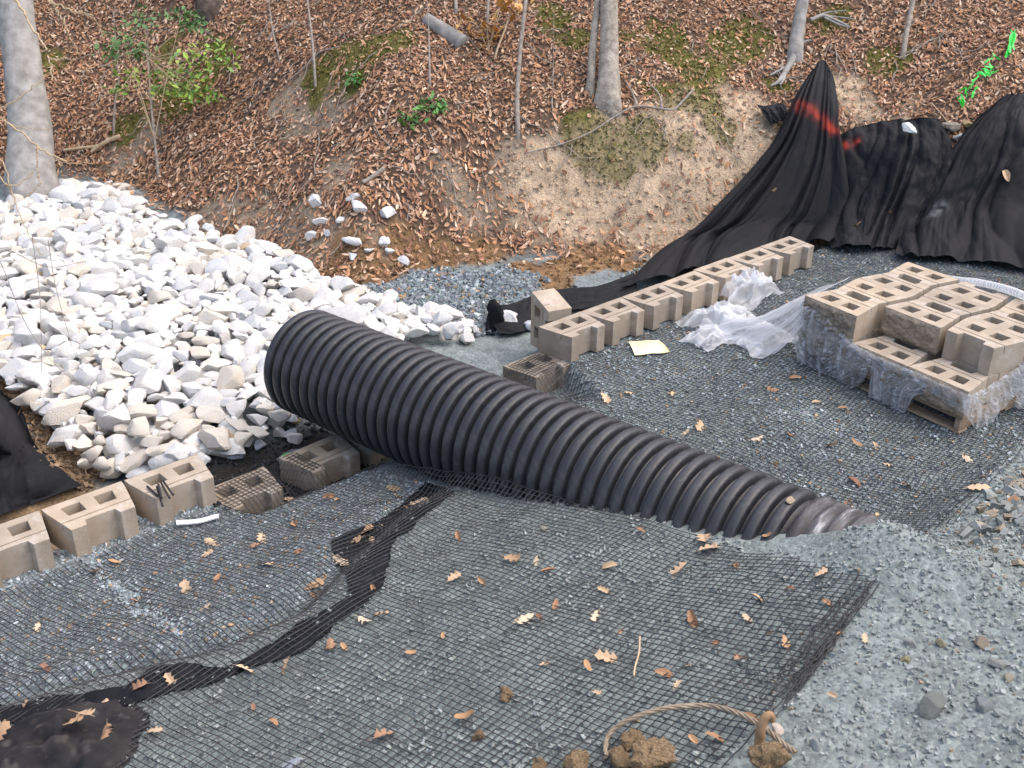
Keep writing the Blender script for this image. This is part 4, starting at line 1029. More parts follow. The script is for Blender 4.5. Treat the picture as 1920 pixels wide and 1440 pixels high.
for k, (a, b, w_, la) in enumerate([(950, 1310, 38, 'round tan clay clod sitting alone on the net'), (895, 1386, 28, 'small brown clay lump on the net below the round clod'),
                                    (1190, 1400, 60, 'orange clay clod under the wire rope'), (1165, 1432, 60, 'crumbly tan clay clod at the foot of the wire rope'), (1225, 1440, 90, 'large crumbly tan clay clod beside the orange clod'),
                                    (1085, 1450, 70, 'tan clay clod beside a flat grey stone'), (1440, 1442, 80, 'tan clay clod at the foot of the rusty hook'), (1010, 1448, 50, 'low tan clay clod on the net edge')]):
    single_rock('clay_clod', a, b, w_, la, 'clod', 'clod', seed=500+k, ncut=6, rough=.24, sink=.25, elong=np.array([1.1, .95, .85]))
for k, (a, b, w_, la, c) in enumerate([(1455, 1372, 34, 'pale pinkish stone beside the rusty hook', (.62, .52, .44)), (1080, 1432, 40, 'flat grey stone beside the clay clods', (.22, .25, .27)), (1190, 1352, 22, 'tan pebble under the wire rope', (.45, .33, .2)),
                                       (1748, 1332, 62, 'large grey angular stone on the stone dust', (.20, .21, .19)), (1706, 1210, 34, 'flat grey stone lying on the stone dust', (.30, .31, .29)), (1695, 1240, 24, 'small olive stone standing on the stone dust', (.26, .24, .14)),
                                       (1764, 1210, 24, 'olive tan pebble on the stone dust', (.28, .25, .17)), (1890, 1270, 40, 'pointed tan grey stone at the heap edge', (.30, .28, .22)), (1835, 1210, 34, 'brown grey stone at the heap edge', (.27, .23, .18)), (1870, 1250, 40, 'broad grey stone at the heap edge', (.26, .27, .25)),
                                       (1480, 942, 20, 'pale tan stone caught between the last pipe rings', (.50, .40, .27)), (1530, 1402, 36, 'blue grey stone beside the rope end', (.2, .23, .24)), (550, 1436, 44, 'light grey flat stone on the foreground net', (.36, .39, .42)),
                                       (1020, 996, 22, 'small tan stone on the net beside the pipe', (.34, .33, .27)), (1040, 996, 14, 'grey pebble beside the tan stone', (.3, .33, .34)), (1625, 980, 22, 'flat pale stone on the heap above the pipe end', (.33, .35, .34)), (1740, 1330, 30, 'grey chip under the large angular stone', (.2, .21, .2)), (1840, 1330, 40, 'rounded grey stone low on the heap edge', (.25, .27, .27))]):
    if k == 10:
        q = PIPE_P+PIPE_D*3.02; hh = None
        d_ = ray(a, b); w0 = CAM-PIPE_P; kp = d_-(d_@PIPE_D)*PIPE_D; wp = w0-(w0@PIPE_D)*PIPE_D; A_, B_, C_ = kp@kp, 2*kp@wp, wp@wp-.35**2; t_ = (-B_-math.sqrt(max(B_*B_-4*A_*C_, 0)))/2/A_
        single_rock('field_stone', a, b, w_, la, 'stone', 'stone', c, 520+k, hits=CAM+d_*t_, sink=.4)
    else: single_rock('field_stone', a, b, w_, la, 'stone', 'stone', c, 520+k, sink=.3)
# tan stones on the slope by the green tape
for k, (a, b, w_, la, c) in enumerate([(1698, 238, 46, 'flat tan stone above the black fabric edge', (.33, .27, .19)), (1785, 245, 50, 'grey tan stone between two black fabrics', (.30, .26, .21)), (1812, 238, 30, 'orange tan stone on the slope under green tape', (.42, .30, .16)), (1800, 262, 30, 'pale stone between two black fabrics', (.5, .5, .47))]):
    single_rock('field_stone', a, b, w_, la, 'stone', 'stone', c, 560+k, sink=.35)

# ------------------------------------------------------------------ fallen leaves on the net
def oak_leaf(seed):
    r = np.random.RandomState(seed); n = 3; pts = [(.02, -1.5), (.04, -.95)]
    prof = []
    for k in range(n):
        y0 = -.85+1.65*k/n; w = (.36+.16*math.sin(math.pi*(k+.6)/n))*(.85+.4*r.rand())
        prof += [(.24+.07*r.rand(), y0), (w*1.0, y0+.22+.1*r.rand()), (w*1.15, y0+.34+.08*r.rand()), (w*.75, y0+.44)]
    R_ = pts+prof+[(.10, .88)]; L_ = [(-x*(.85+.3*r.rand()), y+.05*r.randn()) for x, y in R_[::-1]]
    o = np.array(R_+[(0, 1.0)]+L_); cl = np.array([[0, y] for _, y in o])
    k1, k2, tw_ = .35*r.randn(), .35*r.randn(), .8*r.randn()
    def curl(p):
        x, y = p[:, 0], p[:, 1]; return np.stack([x, y, .18+k1*x*x*1.6+k2*y*y*.45+tw_*x*y*.3+.10*np.abs(x)], -1)
    V = np.vstack([curl(o), curl(cl)]); m = len(o)
    F = np.array([(i, (i+1) % m, m+(i+1) % m, m+i) for i in range(m)])
    c = [(.55, .38, .24), (.60, .43, .28), (.48, .30, .17), (.66, .52, .37), (.38, .22, .13), (.62, .46, .30)][seed % 6]
    return mesh_np('fallen_leaf', V, F, MAT['leaf'], True, np.array(c))
def oval_leaf(seed):
    r = np.random.RandomState(seed); t = np.linspace(0, 2*np.pi, 16, endpoint=False); o = np.stack([.42*np.sin(t)*(1+.08*r.randn(16)), np.cos(t)], -1); cl = np.stack([o[:, 0]*0, o[:, 1]], -1)
    k1 = .6*r.rand()+.2; k2 = .4*r.randn()
    def curl(p): return np.stack([p[:, 0], p[:, 1], .12+k1*np.abs(p[:, 0])+k2*p[:, 1]**2*.5], -1)
    V = np.vstack([curl(o), curl(cl)]); m = 16; F = np.array([(i, (i+1) % m, m+(i+1) % m, m+i) for i in range(m)])
    c = [(.50, .30, .16), (.40, .22, .12), (.58, .41, .25), (.32, .17, .11)][seed % 4]
    return mesh_np('fallen_leaf', V, F, MAT['leaf'], True, np.array(c))
OAK = [oak_leaf(i) for i in range(12)]; OVAL = [oval_leaf(20+i) for i in range(6)]
rl = np.random.RandomState(77)
LEAVES = [(398, 1022, 44, 0), (390, 1045, 30, 0), (490, 1015, 40, 0), (480, 1028, 22, 0), (497, 1065, 40, 0), (352, 1110, 44, 0), (388, 1145, 34, 0), (180, 1078, 30, 1), (215, 1060, 26, 1), (71, 1183, 24, 0), (408, 1090, 30, 1), (440, 1112, 16, 1),
          (590, 1105, 44, 0), (590, 1122, 20, 1), (640, 1060, 52, 0), (690, 1000, 44, 0), (700, 1020, 30, 0), (738, 920, 30, 1), (748, 934, 24, 0), (785, 948, 44, 0), (765, 958, 26, 0), (665, 1020, 40, 0), (555, 988, 34, 1), (545, 942, 30, 0), (618, 935, 26, 1), (632, 940, 18, 0),
          (852, 1088, 34, 0), (964, 1053, 44, 0), (1028, 1076, 30, 1), (1142, 1066, 32, 1), (1005, 1057, 24, 0), (1130, 1112, 26, 0), (1275, 1076, 44, 0), (1320, 1016, 52, 0), (1330, 1036, 50, 0), (984, 1167, 44, 0), (1010, 1163, 24, 1), (1115, 1162, 32, 0), (1040, 1140, 26, 1), (1300, 1167, 42, 1), (1200, 1000, 20, 1),
          (715, 1160, 36, 0), (685, 1168, 34, 0), (700, 1110, 22, 1), (620, 1215, 40, 0), (460, 1262, 44, 0), (540, 1257, 46, 0), (320, 1280, 34, 0), (262, 1292, 40, 0), (195, 1327, 38, 0), (290, 1378, 44, 0), (50, 1330, 30, 0), (1135, 1240, 50, 0), (1100, 1257, 34, 1), (1118, 1305, 28, 0), (1245, 1268, 40, 1), (1020, 1252, 24, 0), (1290, 1255, 30, 0),
          (875, 1352, 44, 1), (722, 1386, 50, 0), (512, 1358, 34, 1), (475, 1332, 20, 1), (1270, 1290, 32, 0), (1385, 1240, 32, 0), (1300, 1395, 30, 1), (1340, 1390, 44, 1), (1410, 1352, 36, 1), (1180, 740, 24, 0), (1135, 752, 34, 0), (1262, 742, 22, 1), (1450, 735, 28, 0), (1490, 712, 26, 1), (1310, 803, 34, 0), (1285, 815, 24, 0),
          (1420, 826, 28, 0), (1480, 820, 30, 0), (1560, 840, 28, 1), (1605, 838, 26, 1), (1600, 908, 36, 1), (1640, 840, 20, 1), (1835, 920, 44, 0), (1700, 915, 28, 1), (1895, 945, 34, 1), (1812, 865, 30, 0), (1530, 758, 20, 1), (1580, 770, 22, 1), (1665, 875, 22, 0), (1590, 945, 34, 1), (1420, 1130, 34, 1), (1470, 1210, 34, 0), (1550, 1135, 26, 1), (1480, 1110, 24, 1), (1380, 1065, 26, 1),
          (1620, 1203, 24, 0), (1575, 1195, 20, 1), (1400, 1165, 26, 0), (1560, 1310, 26, 0), (860, 1010, 26, 1), (905, 1095, 24, 1), (770, 1230, 24, 1), (830, 1200, 20, 1), (250, 1130, 20, 1), (85, 1260, 34, 1), (1340, 1210, 22, 1), (645, 1220, 24, 1), (1160, 1190, 18, 1), (1440, 1010, 22, 1), (1540, 1080, 30, 0), (600, 905, 22, 1), (520, 920, 20, 1), (560, 1040, 22, 1)]
HP = hit([(a, b) for a, b, c, d in LEAVES])
for k, ((a, b, w_, kind), P) in enumerate(zip(LEAVES, HP)):
    me = OVAL[rl.randint(6)] if kind else OAK[rl.randint(12)]
    o = link('fallen_leaf', me); s = w_/F_PX*((P-CAM)@FW)*.47
    o.location = (P[0], P[1], P[2]+.014); o.rotation_euler = (.35*rl.randn(), .35*rl.randn(), rl.rand()*6.28); o.scale = (s, s, s)
    u_l, v_l = lat(P[0], P[1]); stp = P[1]-np.interp(P[0], STEP[:, 0], STEP[:, 1])
    if P[0] > -.9 and P[1] > -3.0: wh = 'on the net before the pallet'
    elif v_l > 3.55: wh = 'on the stone dust past the net end'
    elif abs(u_l) < .75 and v_l > .5: wh = 'on the net close beside the corrugated pipe'
    elif abs(stp) < .16: wh = 'on the black fabric strip under the net'
    elif stp > 0: wh = 'on the net behind the short block row'
    elif v_l > 2.9: wh = 'on the net near its cut end'
    else: wh = 'on the wide net between fabric strip and cut end'
    tone = {0: 'tan', 1: 'pale tan', 2: 'russet', 3: 'straw coloured', 4: 'dark brown', 5: 'light brown'}
    la = ('dry oval leaf lying ' if kind else 'dry lobed oak leaf lying ')+wh; gr = ('oval' if kind else 'oak')+' leaves on the terrace'
    tag(o, la, 'leaf', gr)
for k, (a, b, w_) in enumerate([(168, 1378, 62), (150, 1395, 48), (210, 1402, 44), (15, 1395, 44), (20, 1405, 40)]):
    P = hit1(a, b+20); o = link('fallen_leaf', OAK[k*2]); s = w_/F_PX*((P-CAM)@FW)*.5; bxx = P[:2]
    rq = math.hypot((P[0]-bc[0]+.02)/.46, (P[1]-bc[1])/.34)
    o.location = (P[0], P[1], P[2]+.12*math.sqrt(max(0, 1-min(rq, 1)**1.8))+.045); o.scale = (s, s, s); o.rotation_euler = (.3*k-.5, .4, k*1.3)
    tag(o, 'curled oak leaf lying on the dusty black bag', 'leaf', 'leaves on the black bag')
for k, (a, b, w_, lf) in enumerate([(1440, 382, 22, .10), (1382, 412, 18, .09), (1874, 352, 24, .12), (1905, 470, 40, .06), (1760, 262, 14, .12), (1660, 420, 12, .12), (1600, 440, 14, .1)]):
    P = hit1(a, b+6); o = link('fallen_leaf', OVAL[k % 6]); s = w_/F_PX*((P-CAM)@FW)*.6; o.location = (P[0]-.04, P[1]-.05, P[2]+lf+.05); o.scale = (s, s, s); o.rotation_euler = (-.6, .4, k*1.1)
    tag(o, 'pale dry leaf caught on the black fabric slope', 'leaf', 'leaves on the black fabric')
st = hit([(1198, 1212), (1197, 1235), (1190, 1258), (1188, 1275)]); st[:, 2] += np.array([.05, .03, .02, .02]); V, F = tube(spline(st, 20), .004, 6)
tag(link('bent_twig', quad_mesh('bent_twig', V, F, MAT['twig'])), 'thin bent tan twig lying on the net', 'twig')

# ------------------------------------------------------------------ leaf litter on the hillside
def litter(name, X, Y, size, cols, label, lift=.012):
    n = len(X); Z = ground(X, Y)
    # six-point pointed leaf folded along its rib
    L = np.array([(0, -1, 0), (.30, -.35, .10), (.30, .35, .12), (0, 1, .0), (-.30, .35, .12), (-.30, -.35, .10), (0, -.3, 0), (0, .35, 0)])
    fold = RS.uniform(-1.2, 1.6, (n, 1)); curl = RS.uniform(-.35, .55, (n, 1)); wd_ = RS.uniform(.65, 1.35, (n, 1))
    x = L[None, :, 0]*wd_; y = L[None, :, 1]; z = L[None, :, 2]*fold*2+curl*y*y
    V = np.stack([x, np.broadcast_to(y, x.shape), z], -1)*(size*.5)[:, None, None]
    a = RS.rand(n)*2*np.pi; tx = RS.normal(size=n)*.30; ty = RS.normal(size=n)*.30
    ca, sa = np.cos(a)[:, None], np.sin(a)[:, None]
    xr = V[..., 0]*ca-V[..., 1]*sa; yr = V[..., 0]*sa+V[..., 1]*ca; zr = V[..., 2]
    e = .05; gxn = (ground(X+e, Y)-ground(X-e, Y))/(2*e); gyn = (ground(X, Y+e)-ground(X, Y-e))/(2*e)
    zr = zr+xr*(gxn*.9+tx)[:, None]+yr*(gyn*.9+ty)[:, None]
    W = np.stack([X[:, None]+xr, Y[:, None]+yr, Z[:, None]+zr+lift+size[:, None]*.12+.012*RS.rand(n, 1)], -1)
    F = np.array([(0, 1, 6), (1, 2, 7), (1, 7, 6), (2, 3, 7), (3, 4, 7), (4, 5, 6), (4, 6, 7), (5, 0, 6)])
    FF = F[None]+(np.arange(n)*8)[:, None, None]
    me = mesh_np(name, W.reshape(-1, 3), FF.reshape(-1, 3), MAT['leaf'], False, np.repeat(cols, 8, axis=0))
    return tag(link(name, me), label, 'leaf litter', None, 'stuff')
LC = np.array([(.30, .165, .095), (.36, .215, .135), (.24, .125, .075), (.42, .29, .20), (.19, .095, .06), (.46, .345, .26), (.34, .175, .09), (.14, .075, .05), (.38, .26, .19)])
def leaf_cols(n): return LC[RS.choice(len(LC), n, p=[.17, .14, .14, .11, .12, .07, .1, .09, .06])]*np.array((1.52, 1.50, 1.44))*(.68+.64*RS.rand(n, 1))
def keep_leaf(x, y):
    hill, moss, bare, sand, clay, fines, mud, bank = zones(x, y)
    n = fbm(x, y, 1.5, 111, 3)
    k = hill*(1-.72*moss)*(1-.68*bare)*(1-.88*sand)*(1-.60*clay)
    return np.clip(k*(1.0+.5*n), 0, 1)
xs_, ys_ = [], []
x, y = scatter(-6, 14, -3, 16, 1350, keep_leaf)
litter('leaf_litter', x, y, .030+.045*RS.rand(len(x))**1.3, leaf_cols(len(x)), 'brown fallen leaves covering the wooded hillside')
# scattered leaves drifting onto the gravel patch and the bank foot
def drift(x, y): return np.exp(-(foot_dist(x, y)/.28)**2)*.9*(y > .3)
x, y = scatter(-1.5, 5, 0.2, 8, 170, drift)
litter('leaf_litter', x, y, .05+.05*RS.rand(len(x)), leaf_cols(len(x)), 'loose brown leaves drifted along the foot of the hillside', .03)
# moss tufts
x, y = scatter(-4, 12, -1, 14, 1500, lambda x, y: zones(x, y)[1]*.8)
n = len(x); z = ground(x, y); hgt = .010+.020*RS.rand(n); a = RS.rand(n)*6.28; w_ = .012+.012*RS.rand(n)
d1 = np.stack([np.cos(a), np.sin(a), a*0], -1)*w_[:, None]; b0 = np.stack([x, y, z], -1); tp = b0+np.stack([RS.normal(size=n)*.012, RS.normal(size=n)*.012, hgt], -1)
V = np.stack([b0-d1, b0+d1, tp], 1).reshape(-1, 3); F = np.arange(n*3).reshape(-1, 3)
mc = np.array((.20, .175, .045))*(.55+.9*RS.rand(n, 1)); mc[:, 0] *= .8+.4*RS.rand(n)
tag(link('moss', mesh_np('moss', V, F, MAT['green'], False, np.repeat(mc, 3, axis=0))), 'short green moss patches growing on the hillside', 'moss', None, 'stuff')
# small stones and soil crumbs on the bare cut bank
x, y = scatter(-1, 6, -.5, 5, 500, lambda x, y: np.clip(zones(x, y)[3]+zones(x, y)[4]+.6*zones(x, y)[2], 0, 1)*.8)
cb = zone_colour(x, y)*(.7+.8*RS.rand(len(x), 1))
pebbles('gravel', x, y, .012+.045*RS.rand(len(x))**3, cb, 'soil crumbs on the bare cut bank', .25)
# roots and twigs littering the slope
x, y = scatter(-4, 10, 0, 12, 4.5, lambda x, y: zones(x, y)[0])
parts = []
for a, b in zip(x, y):
    L = .15+.35*RS.rand(); th = RS.rand()*3.14; s5 = np.linspace(-.5, .5, 6)
    px_ = a+L*s5*math.cos(th)+.02*RS.normal(size=6); py_ = b+L*s5*math.sin(th)+.02*RS.normal(size=6)
    parts.append(tube(np.stack([px_, py_, ground(px_, py_)+.035+.02*RS.rand(6)], -1), .003+.003*RS.rand(), 5, False))
V, F = merge(parts); tag(link('twig_litter', mesh_np('twig_litter', V, F, MAT['greytwig'])), 'thin dead twigs lying among the hillside leaves', 'twigs', None, 'stuff')
# fibrous roots on the cut soil bank at the left
parts = []
rk = np.random.RandomState(21)
BE = spline(hit([(-20, 722), (25, 750), (60, 775), (95, 820), (125, 870), (150, 908)]), 260)
for k in range(260):
    p = BE[k]+rk.normal(size=3)*np.array((.05, .05, .03)); dv = rk.normal(size=3)*.09; dv[2] = abs(dv[2])*.4-.02
    q = np.array([p, p+dv*.5+rk.normal(size=3)*.015, p+dv]); parts.append(tube(spline(q, 6), .0016+.0035*rk.rand()**3, 4, False))
bk = BE[rk.randint(0, 260, 1400)]+rk.normal(size=(1400, 3))*np.array((.07, .07, 0)); pebbles('soil_crumbs', bk[:, 0], bk[:, 1], .012+.035*rk.rand(1400)**2, np.array((.27, .19, .12))*(.6+.8*rk.rand(1400, 1)), 'crumbled brown soil along the cut bank edge', .3)
V, F = merge(parts); tag(link('root_fibres', mesh_np('root_fibres', V, F, MAT['soil'])), 'tangled brown root fibres along the cut soil bank', 'roots', None, 'stuff')

# ------------------------------------------------------------------ trees
def branches(P, d, L, r, depth, rng, out, spread=.55):
    n = 7; pts = [P]; dd = d.copy()
    for i in range(n):
        dd = dd+rng.normal(size=3)*.10; dd /= np.linalg.norm(dd); pts.append(pts[-1]+dd*L/n)
    pts = np.array(pts); out.append(tube(pts, np.linspace(r, r*.55, n+1), 7 if depth > 1 else 5, depth == 0))
    if depth == 0: return
    for k in range(3):
        i = rng.randint(2, n+1); nd = dd+rng.normal(size=3)*spread; nd[2] += .15; nd /= np.linalg.norm(nd)
        branches(pts[i], nd, L*.62, r*.5, depth-1, rng, out, spread)
def tree(name, ctl, diam_px, label, mat, height, flare=1.6, seed=0, roots=3, lean=None, group=None, crown=True):
    """ctl: photograph points of the trunk's axis, base first; the trunk goes on upward out of the picture"""
    B = hit1(*ctl[0]); dep = (B-CAM)@FW
    pts = [B-np.array((0, 0, .45))]+[B]+[depth_pt(a, b, dep+dz) for (a, b), dz in zip(ctl[1:], np.linspace(.05, .2, len(ctl)-1))]
    d = pts[-1]-pts[-2]; d /= np.linalg.norm(d); d = d*.5+np.array((0, 0, .5)); d /= np.linalg.norm(d)
    rng = np.random.RandomState(seed); top = pts[-1]
    while top[2]-B[2] < height:
        d = d+rng.normal(size=3)*.03; d /= np.linalg.norm(d); top = top+d*.8; pts.append(top)
    C = spline(np.array(pts), 12*len(pts)); h = np.linalg.norm(C-B, axis=1)*np.sign(C[:, 2]-B[2]+.001)
    r0 = diam_px/F_PX*dep*.5
    rad = r0*(1+(flare-1)*np.exp(-np.clip(h, 0, None)/(r0*2.4)))*np.clip(1-.55*np.clip(h, 0, None)/height, .3, 1)
    root = empty(name, tuple(B)); tag(root, label, 'tree', group)
    Vt, Ft = tube(C, rad, 28 if r0 > .05 else 12, True, .10, seed)
    if flare > 1.3:   # buttressed foot
        v = Vt-B; ang = np.arctan2(v[:, 1], v[:, 0]); k = np.exp(-np.clip(v[:, 2], 0, None)/(r0*1.6))
        Vt[:, :2] = B[:2]+v[:, :2]*(1+.14*k*np.cos(ang*roots+seed))[:, None]
    tk = link('trunk', quad_mesh('trunk', Vt-B, Ft, mat), root)
    if crown:
        out = []
        for k in range(6):
            i = int(len(C)*(.62+.36*k/6)); a = rng.rand()*6.28; dv = np.array((math.cos(a), math.sin(a), .6)); dv /= np.linalg.norm(dv)
            branches(C[i], dv, height*.28, rad[i]*.5, 2, rng, out)
        Vc, Fc = merge([(v, f[f[:, 2] != f[:, 3]] if True else f) for v, f in out]); link('crown', mesh_np('crown', Vc-B, Fc, mat), root)
    root_trunk[name+str(seed)] = tk
    return root, B, C
root_trunk = {}
tree('beech_tree', [(62, 362), (58, 250), (42, 130), (28, 0), (20, -60)], 74, 'smooth grey beech trunk beside the white rock pile', MAT['bark'], 9, 1.35, 3, 4)
tree('forest_tree', [(1141, 196), (1142, 110), (1143, 0), (1144, -80)], 36, 'thick grey tree of the pair on the mossy slope', MAT['bark2'], 8, 1.45, 5, 3)
tree('forest_tree', [(1107, 172), (1112, 90), (1121, 0), (1127, -80)], 15, 'thin grey tree of the pair on the mossy slope', MAT['bark2'], 6, 1.4, 6, 3)
tree('sapling', [(971, 252), (970, 180), (976, 90), (986, 0), (990, -60)], 9, 'slender sapling on the leafy slope below the paired trees', MAT['greytwig'], 4, 1.3, 7, 3)
t4, B4, C4 = tree('forest_tree', [(1490, 108), (1494, 70), (1502, 20), (1512, -30), (1522, -90)], 24, 'leaning pale tree with bare roots above the fabric peak', MAT['bark'], 7, 1.3, 9, 3)
tree('sapling', [(1692, 108), (1700, 60), (1712, 0), (1724, -60)], 10, 'thin grey sapling on the slope above the wide black fabric', MAT['greytwig'], 4, 1.2, 10, 3)
tree('forest_tree', [(392, 24), (392, 0), (390, -50)], 42, 'dark barked tree at the top of the slope behind the holly', MAT['darkbark'], 8, 1.2, 11, 3)
for k, (ctl, w_, la) in enumerate([([(214, 252), (216, 190), (222, 148)], 5, 'short bare grey stem below the holly'), ([(592, 165), (586, 80), (574, -20)], 5, 'very thin grey sapling beside the large moss patch'), ([(806, 165), (805, 100), (803, 40)], 5, 'thin brown stem standing in the leaves below the log'),
                                   ([(855, 26), (855, 10), (854, -30)], 7, 'short grey stem at the slope top'), ([(914, 85), (914, 40), (917, -30)], 6, 'grey stem hung with golden leaves'), ([(1036, 215), (1035, 190), (1037, 160)], 3, 'little dead stem between sapling and paired trees'), ([(525, 120), (512, 60), (505, 10)], 3, 'hair thin stem on the upper slope')]):
    tree('sapling', ctl, w_, la, MAT['greytwig'], .6 if k in (0, 2, 5) else 2.0, 1.1, 30+k, 3, crown=False)
tree('sapling', [(928, 112), (945, 60), (962, 12), (975, -10)], 4, 'pale forked sapling leaning over the leafy slope', MAT['twig'], 1.6, 1.1, 41, 3, crown=False)
# bare roots of the leaning tree
for k, pts in enumerate([[(1490, 104), (1484, 122), (1470, 146), (1458, 162), (1444, 170)], [(1490, 112), (1478, 130), (1462, 140), (1442, 150)], [(1492, 100), (1506, 88), (1520, 84)], [(1470, 146), (1468, 158), (1462, 168)]]):
    H = hit(pts); H[:, 2] += .05; V, F = tube(spline(H, 30), np.linspace(.045 if k < 1 else .022, .010, 30), 9, True, .15, k); o = link('root', quad_mesh('root', V-B4, F, MAT['bark']), root_trunk['forest_tree9'])
def ground_branch(name, pts, r0, r1, label, mat, lift=.05, cat='branch', subs=()):
    H = hit(pts); H[:, 2] += lift; root = empty(name, tuple(H[0])); tag(root, label, cat)
    V, F = tube(spline(H, 60), np.linspace(r0, r1, 60), 8, True, .15, 1); link('stem', quad_mesh('stem', V-H[0], F, mat), root)
    for sb in subs:
        S = hit(sb); S[:, 2] += lift; V, F = tube(spline(S, 24), np.linspace(r1*1.2, r1*.5, 24), 6, True, .1, 2); link('side_twig', quad_mesh('side_twig', V-H[0], F, mat), root)
    return root
ground_branch('fallen_branch', [(985, 298), (1050, 282), (1105, 260), (1160, 225), (1194, 210), (1240, 215), (1262, 216), (1280, 200), (1300, 178)], .008, .012, 'long bare grey branch lying below the paired trees', MAT['greytwig'], .06, subs=[[(1194, 209), (1185, 185), (1172, 162)], [(1240, 214), (1236, 190), (1215, 165)]])
ground_branch('fallen_branch', [(120, 290), (160, 285), (185, 282), (205, 272), (226, 264)], .016, .028, 'short broken branch lying beside the beech', MAT['twig'], .05, subs=[[(185, 282), (178, 288), (172, 294)]])
ground_branch('fallen_branch', [(680, 348), (700, 336), (720, 322)], .02, .026, 'short mossy stick lying above the stray stones', MAT['greytwig'], .03)
ground_branch('fallen_branch', [(800, 40), (825, 58), (850, 75), (868, 88)], .07, .10, 'grey rotten log half sunk in the leaves', MAT['bark'], .02, 'log')
ground_branch('fallen_branch', [(455, 235), (480, 195), (510, 155), (530, 130)], .02, .02, 'dark thin branch lying down the slope beside bare soil', MAT['darkbark'], .02)
ground_branch('fallen_branch', [(545, 155), (575, 130), (600, 105), (635, 95)], .008, .006, 'thin dead vine on the slope above bare soil', MAT['greytwig'], .04)
ground_branch('exposed_root', [(1518, 48), (1540, 40), (1560, 46), (1590, 60)], .022, .012, 'pale exposed roots beside the leaning tree', MAT['bark'], .06, 'root', subs=[[(1524, 44), (1550, 34), (1585, 30)], [(1540, 40), (1565, 42), (1600, 46)], [(1545, 44), (1570, 56), (1592, 62)]])
ground_branch('fallen_branch', [(1745, 205), (1760, 222), (1775, 240)], .006, .004, 'tan twig lying near the green tape', MAT['twig'], .06)

# ------------------------------------------------------------------ leafy plants
def leaf_cloud(parent, name, centres, n, size, cols, rng, flat=.5):
    c = np.array([c[:3] for c in centres]); r = np.array([c_[3] for c_ in centres]); k = rng.randint(0, len(c), n)
    P = c[k]+rng.normal(size=(n, 3))*r[k][:, None]*np.array((.55, .55, .55*flat))
    L = np.array([(0, 0, 0), (.28, .45, .06), (0, 1, 0), (-.28, .45, .06)])*1.0
    a = rng.rand(n)*6.28; s = size*(.7+.6*rng.rand(n)); tilt = rng.normal(size=n)*.5; roll = rng.normal(size=n)*.5
    x = L[None, :, 0]*s[:, None]; y = L[None, :, 1]*s[:, None]; z = L[None, :, 2]*s[:, None]+y*tilt[:, None]+x*roll[:, None]
    X = x*np.cos(a)[:, None]-y*np.sin(a)[:, None]; Y = x*np.sin(a)[:, None]+y*np.cos(a)[:, None]
    V = P[:, None, :]+np.stack([X, Y, z], -1); F = np.array([(0, 1, 2, 3)])[None]+(np.arange(n)*4)[:, None, None]
    cc = np.array(cols)[rng.randint(0, len(cols), n)]*(.75+.5*rng.rand(n, 1))
    return link(name, mesh_np(name, V.reshape(-1, 3)-np.array(parent.location), F.reshape(-1, 4), MAT['green'], False, np.repeat(cc, 4, axis=0)), parent)
rg = np.random.RandomState(91)
B = hit1(298, 335); dh = (B-CAM)@FW
hol = empty('holly_sapling', tuple(B)); tag(hol, 'green leafed holly sapling on the slope beside the beech', 'sapling')
stem = np.array([B]+[depth_pt(a, b, dh+.05) for a, b in ((290, 260), (283, 190), (278, 110), (276, 50))]); V, F = tube(spline(stem, 40), np.linspace(.018, .006, 40), 8); link('trunk', quad_mesh('trunk', V-B, F, MAT['greytwig']), hol)
cl = []
for (a, b, r) in [(270, 38, .22), (340, 28, .20), (360, 45, .18), (230, 72, .24), (210, 95, .20), (262, 98, .14), (345, 118, .20), (385, 100, .22), (410, 95, .18), (420, 118, .14), (360, 135, .2), (320, 160, .14), (370, 165, .2), (345, 175, .14), (390, 178, .16), (300, 140, .12), (225, 170, .10), (310, 170, .12), (245, 140, .12)]:
    q = depth_pt(a, b, dh+.15*rg.randn()); cl.append((*q, r))
    base = stem[1+rg.randint(3)]; V, F = tube(spline(np.array([base, (base+q)/2+(0, 0, .03), q]), 12), np.linspace(.006, .0025, 12), 5, False); link('side_twig', mesh_np('side_twig', V-B, F, MAT['twig']), hol)
leaf_cloud(hol, 'leaves', cl[:6], 420, .065, [(.10, .21, .06), (.08, .17, .05), (.13, .24, .06)], rg)
leaf_cloud(hol, 'leaves', cl[6:], 560, .070, [(.20, .34, .06), (.32, .46, .07), (.12, .24, .05), (.42, .52, .09)], rg)
for (a, b, r, nn, la) in [(815, 210, .16, 90, 'low green fern tuft among the brown leaves'), (768, 240, .10, 40, 'tiny green seedling below the fern tuft'), (670, 160, .10, 40, 'small bright green weed beside the moss patch')]:
    P = hit1(a, b); e = empty('green_plant', tuple(P)); tag(e, la, 'plant'); leaf_cloud(e, 'leaves', [(*(P+np.array((0, 0, .07))), r)], nn, .07, [(.09, .24, .05), (.13, .30, .06)], rg); V, F = tube(np.array([P-(0, 0, .03), P+(0, 0, .07)]), .004, 5); link('stem', quad_mesh('stem', V-P, F, MAT['greytwig']), e)
P = hit1(915, 95); dg = (P-CAM)@FW; e = empty('beech_sapling', tuple(P)); tag(e, 'small beech sapling holding golden dry leaves', 'sapling')
lc = [(*depth_pt(a, b, dg), .09) for a, b in ((868, 38), (875, 46), (905, 40), (922, 45), (908, 60), (925, 62), (912, 90), (905, 75), (950, 10), (965, 22), (945, 3), (975, 10))]
for c in lc[::2]:
    V, F = tube(spline(np.array([P, (P+np.array(c[:3]))/2+(.02, 0, .1), c[:3]]), 14), np.linspace(.007, .003, 14), 5, False); link('side_twig', mesh_np('side_twig', V-P, F, MAT['twig']), e)
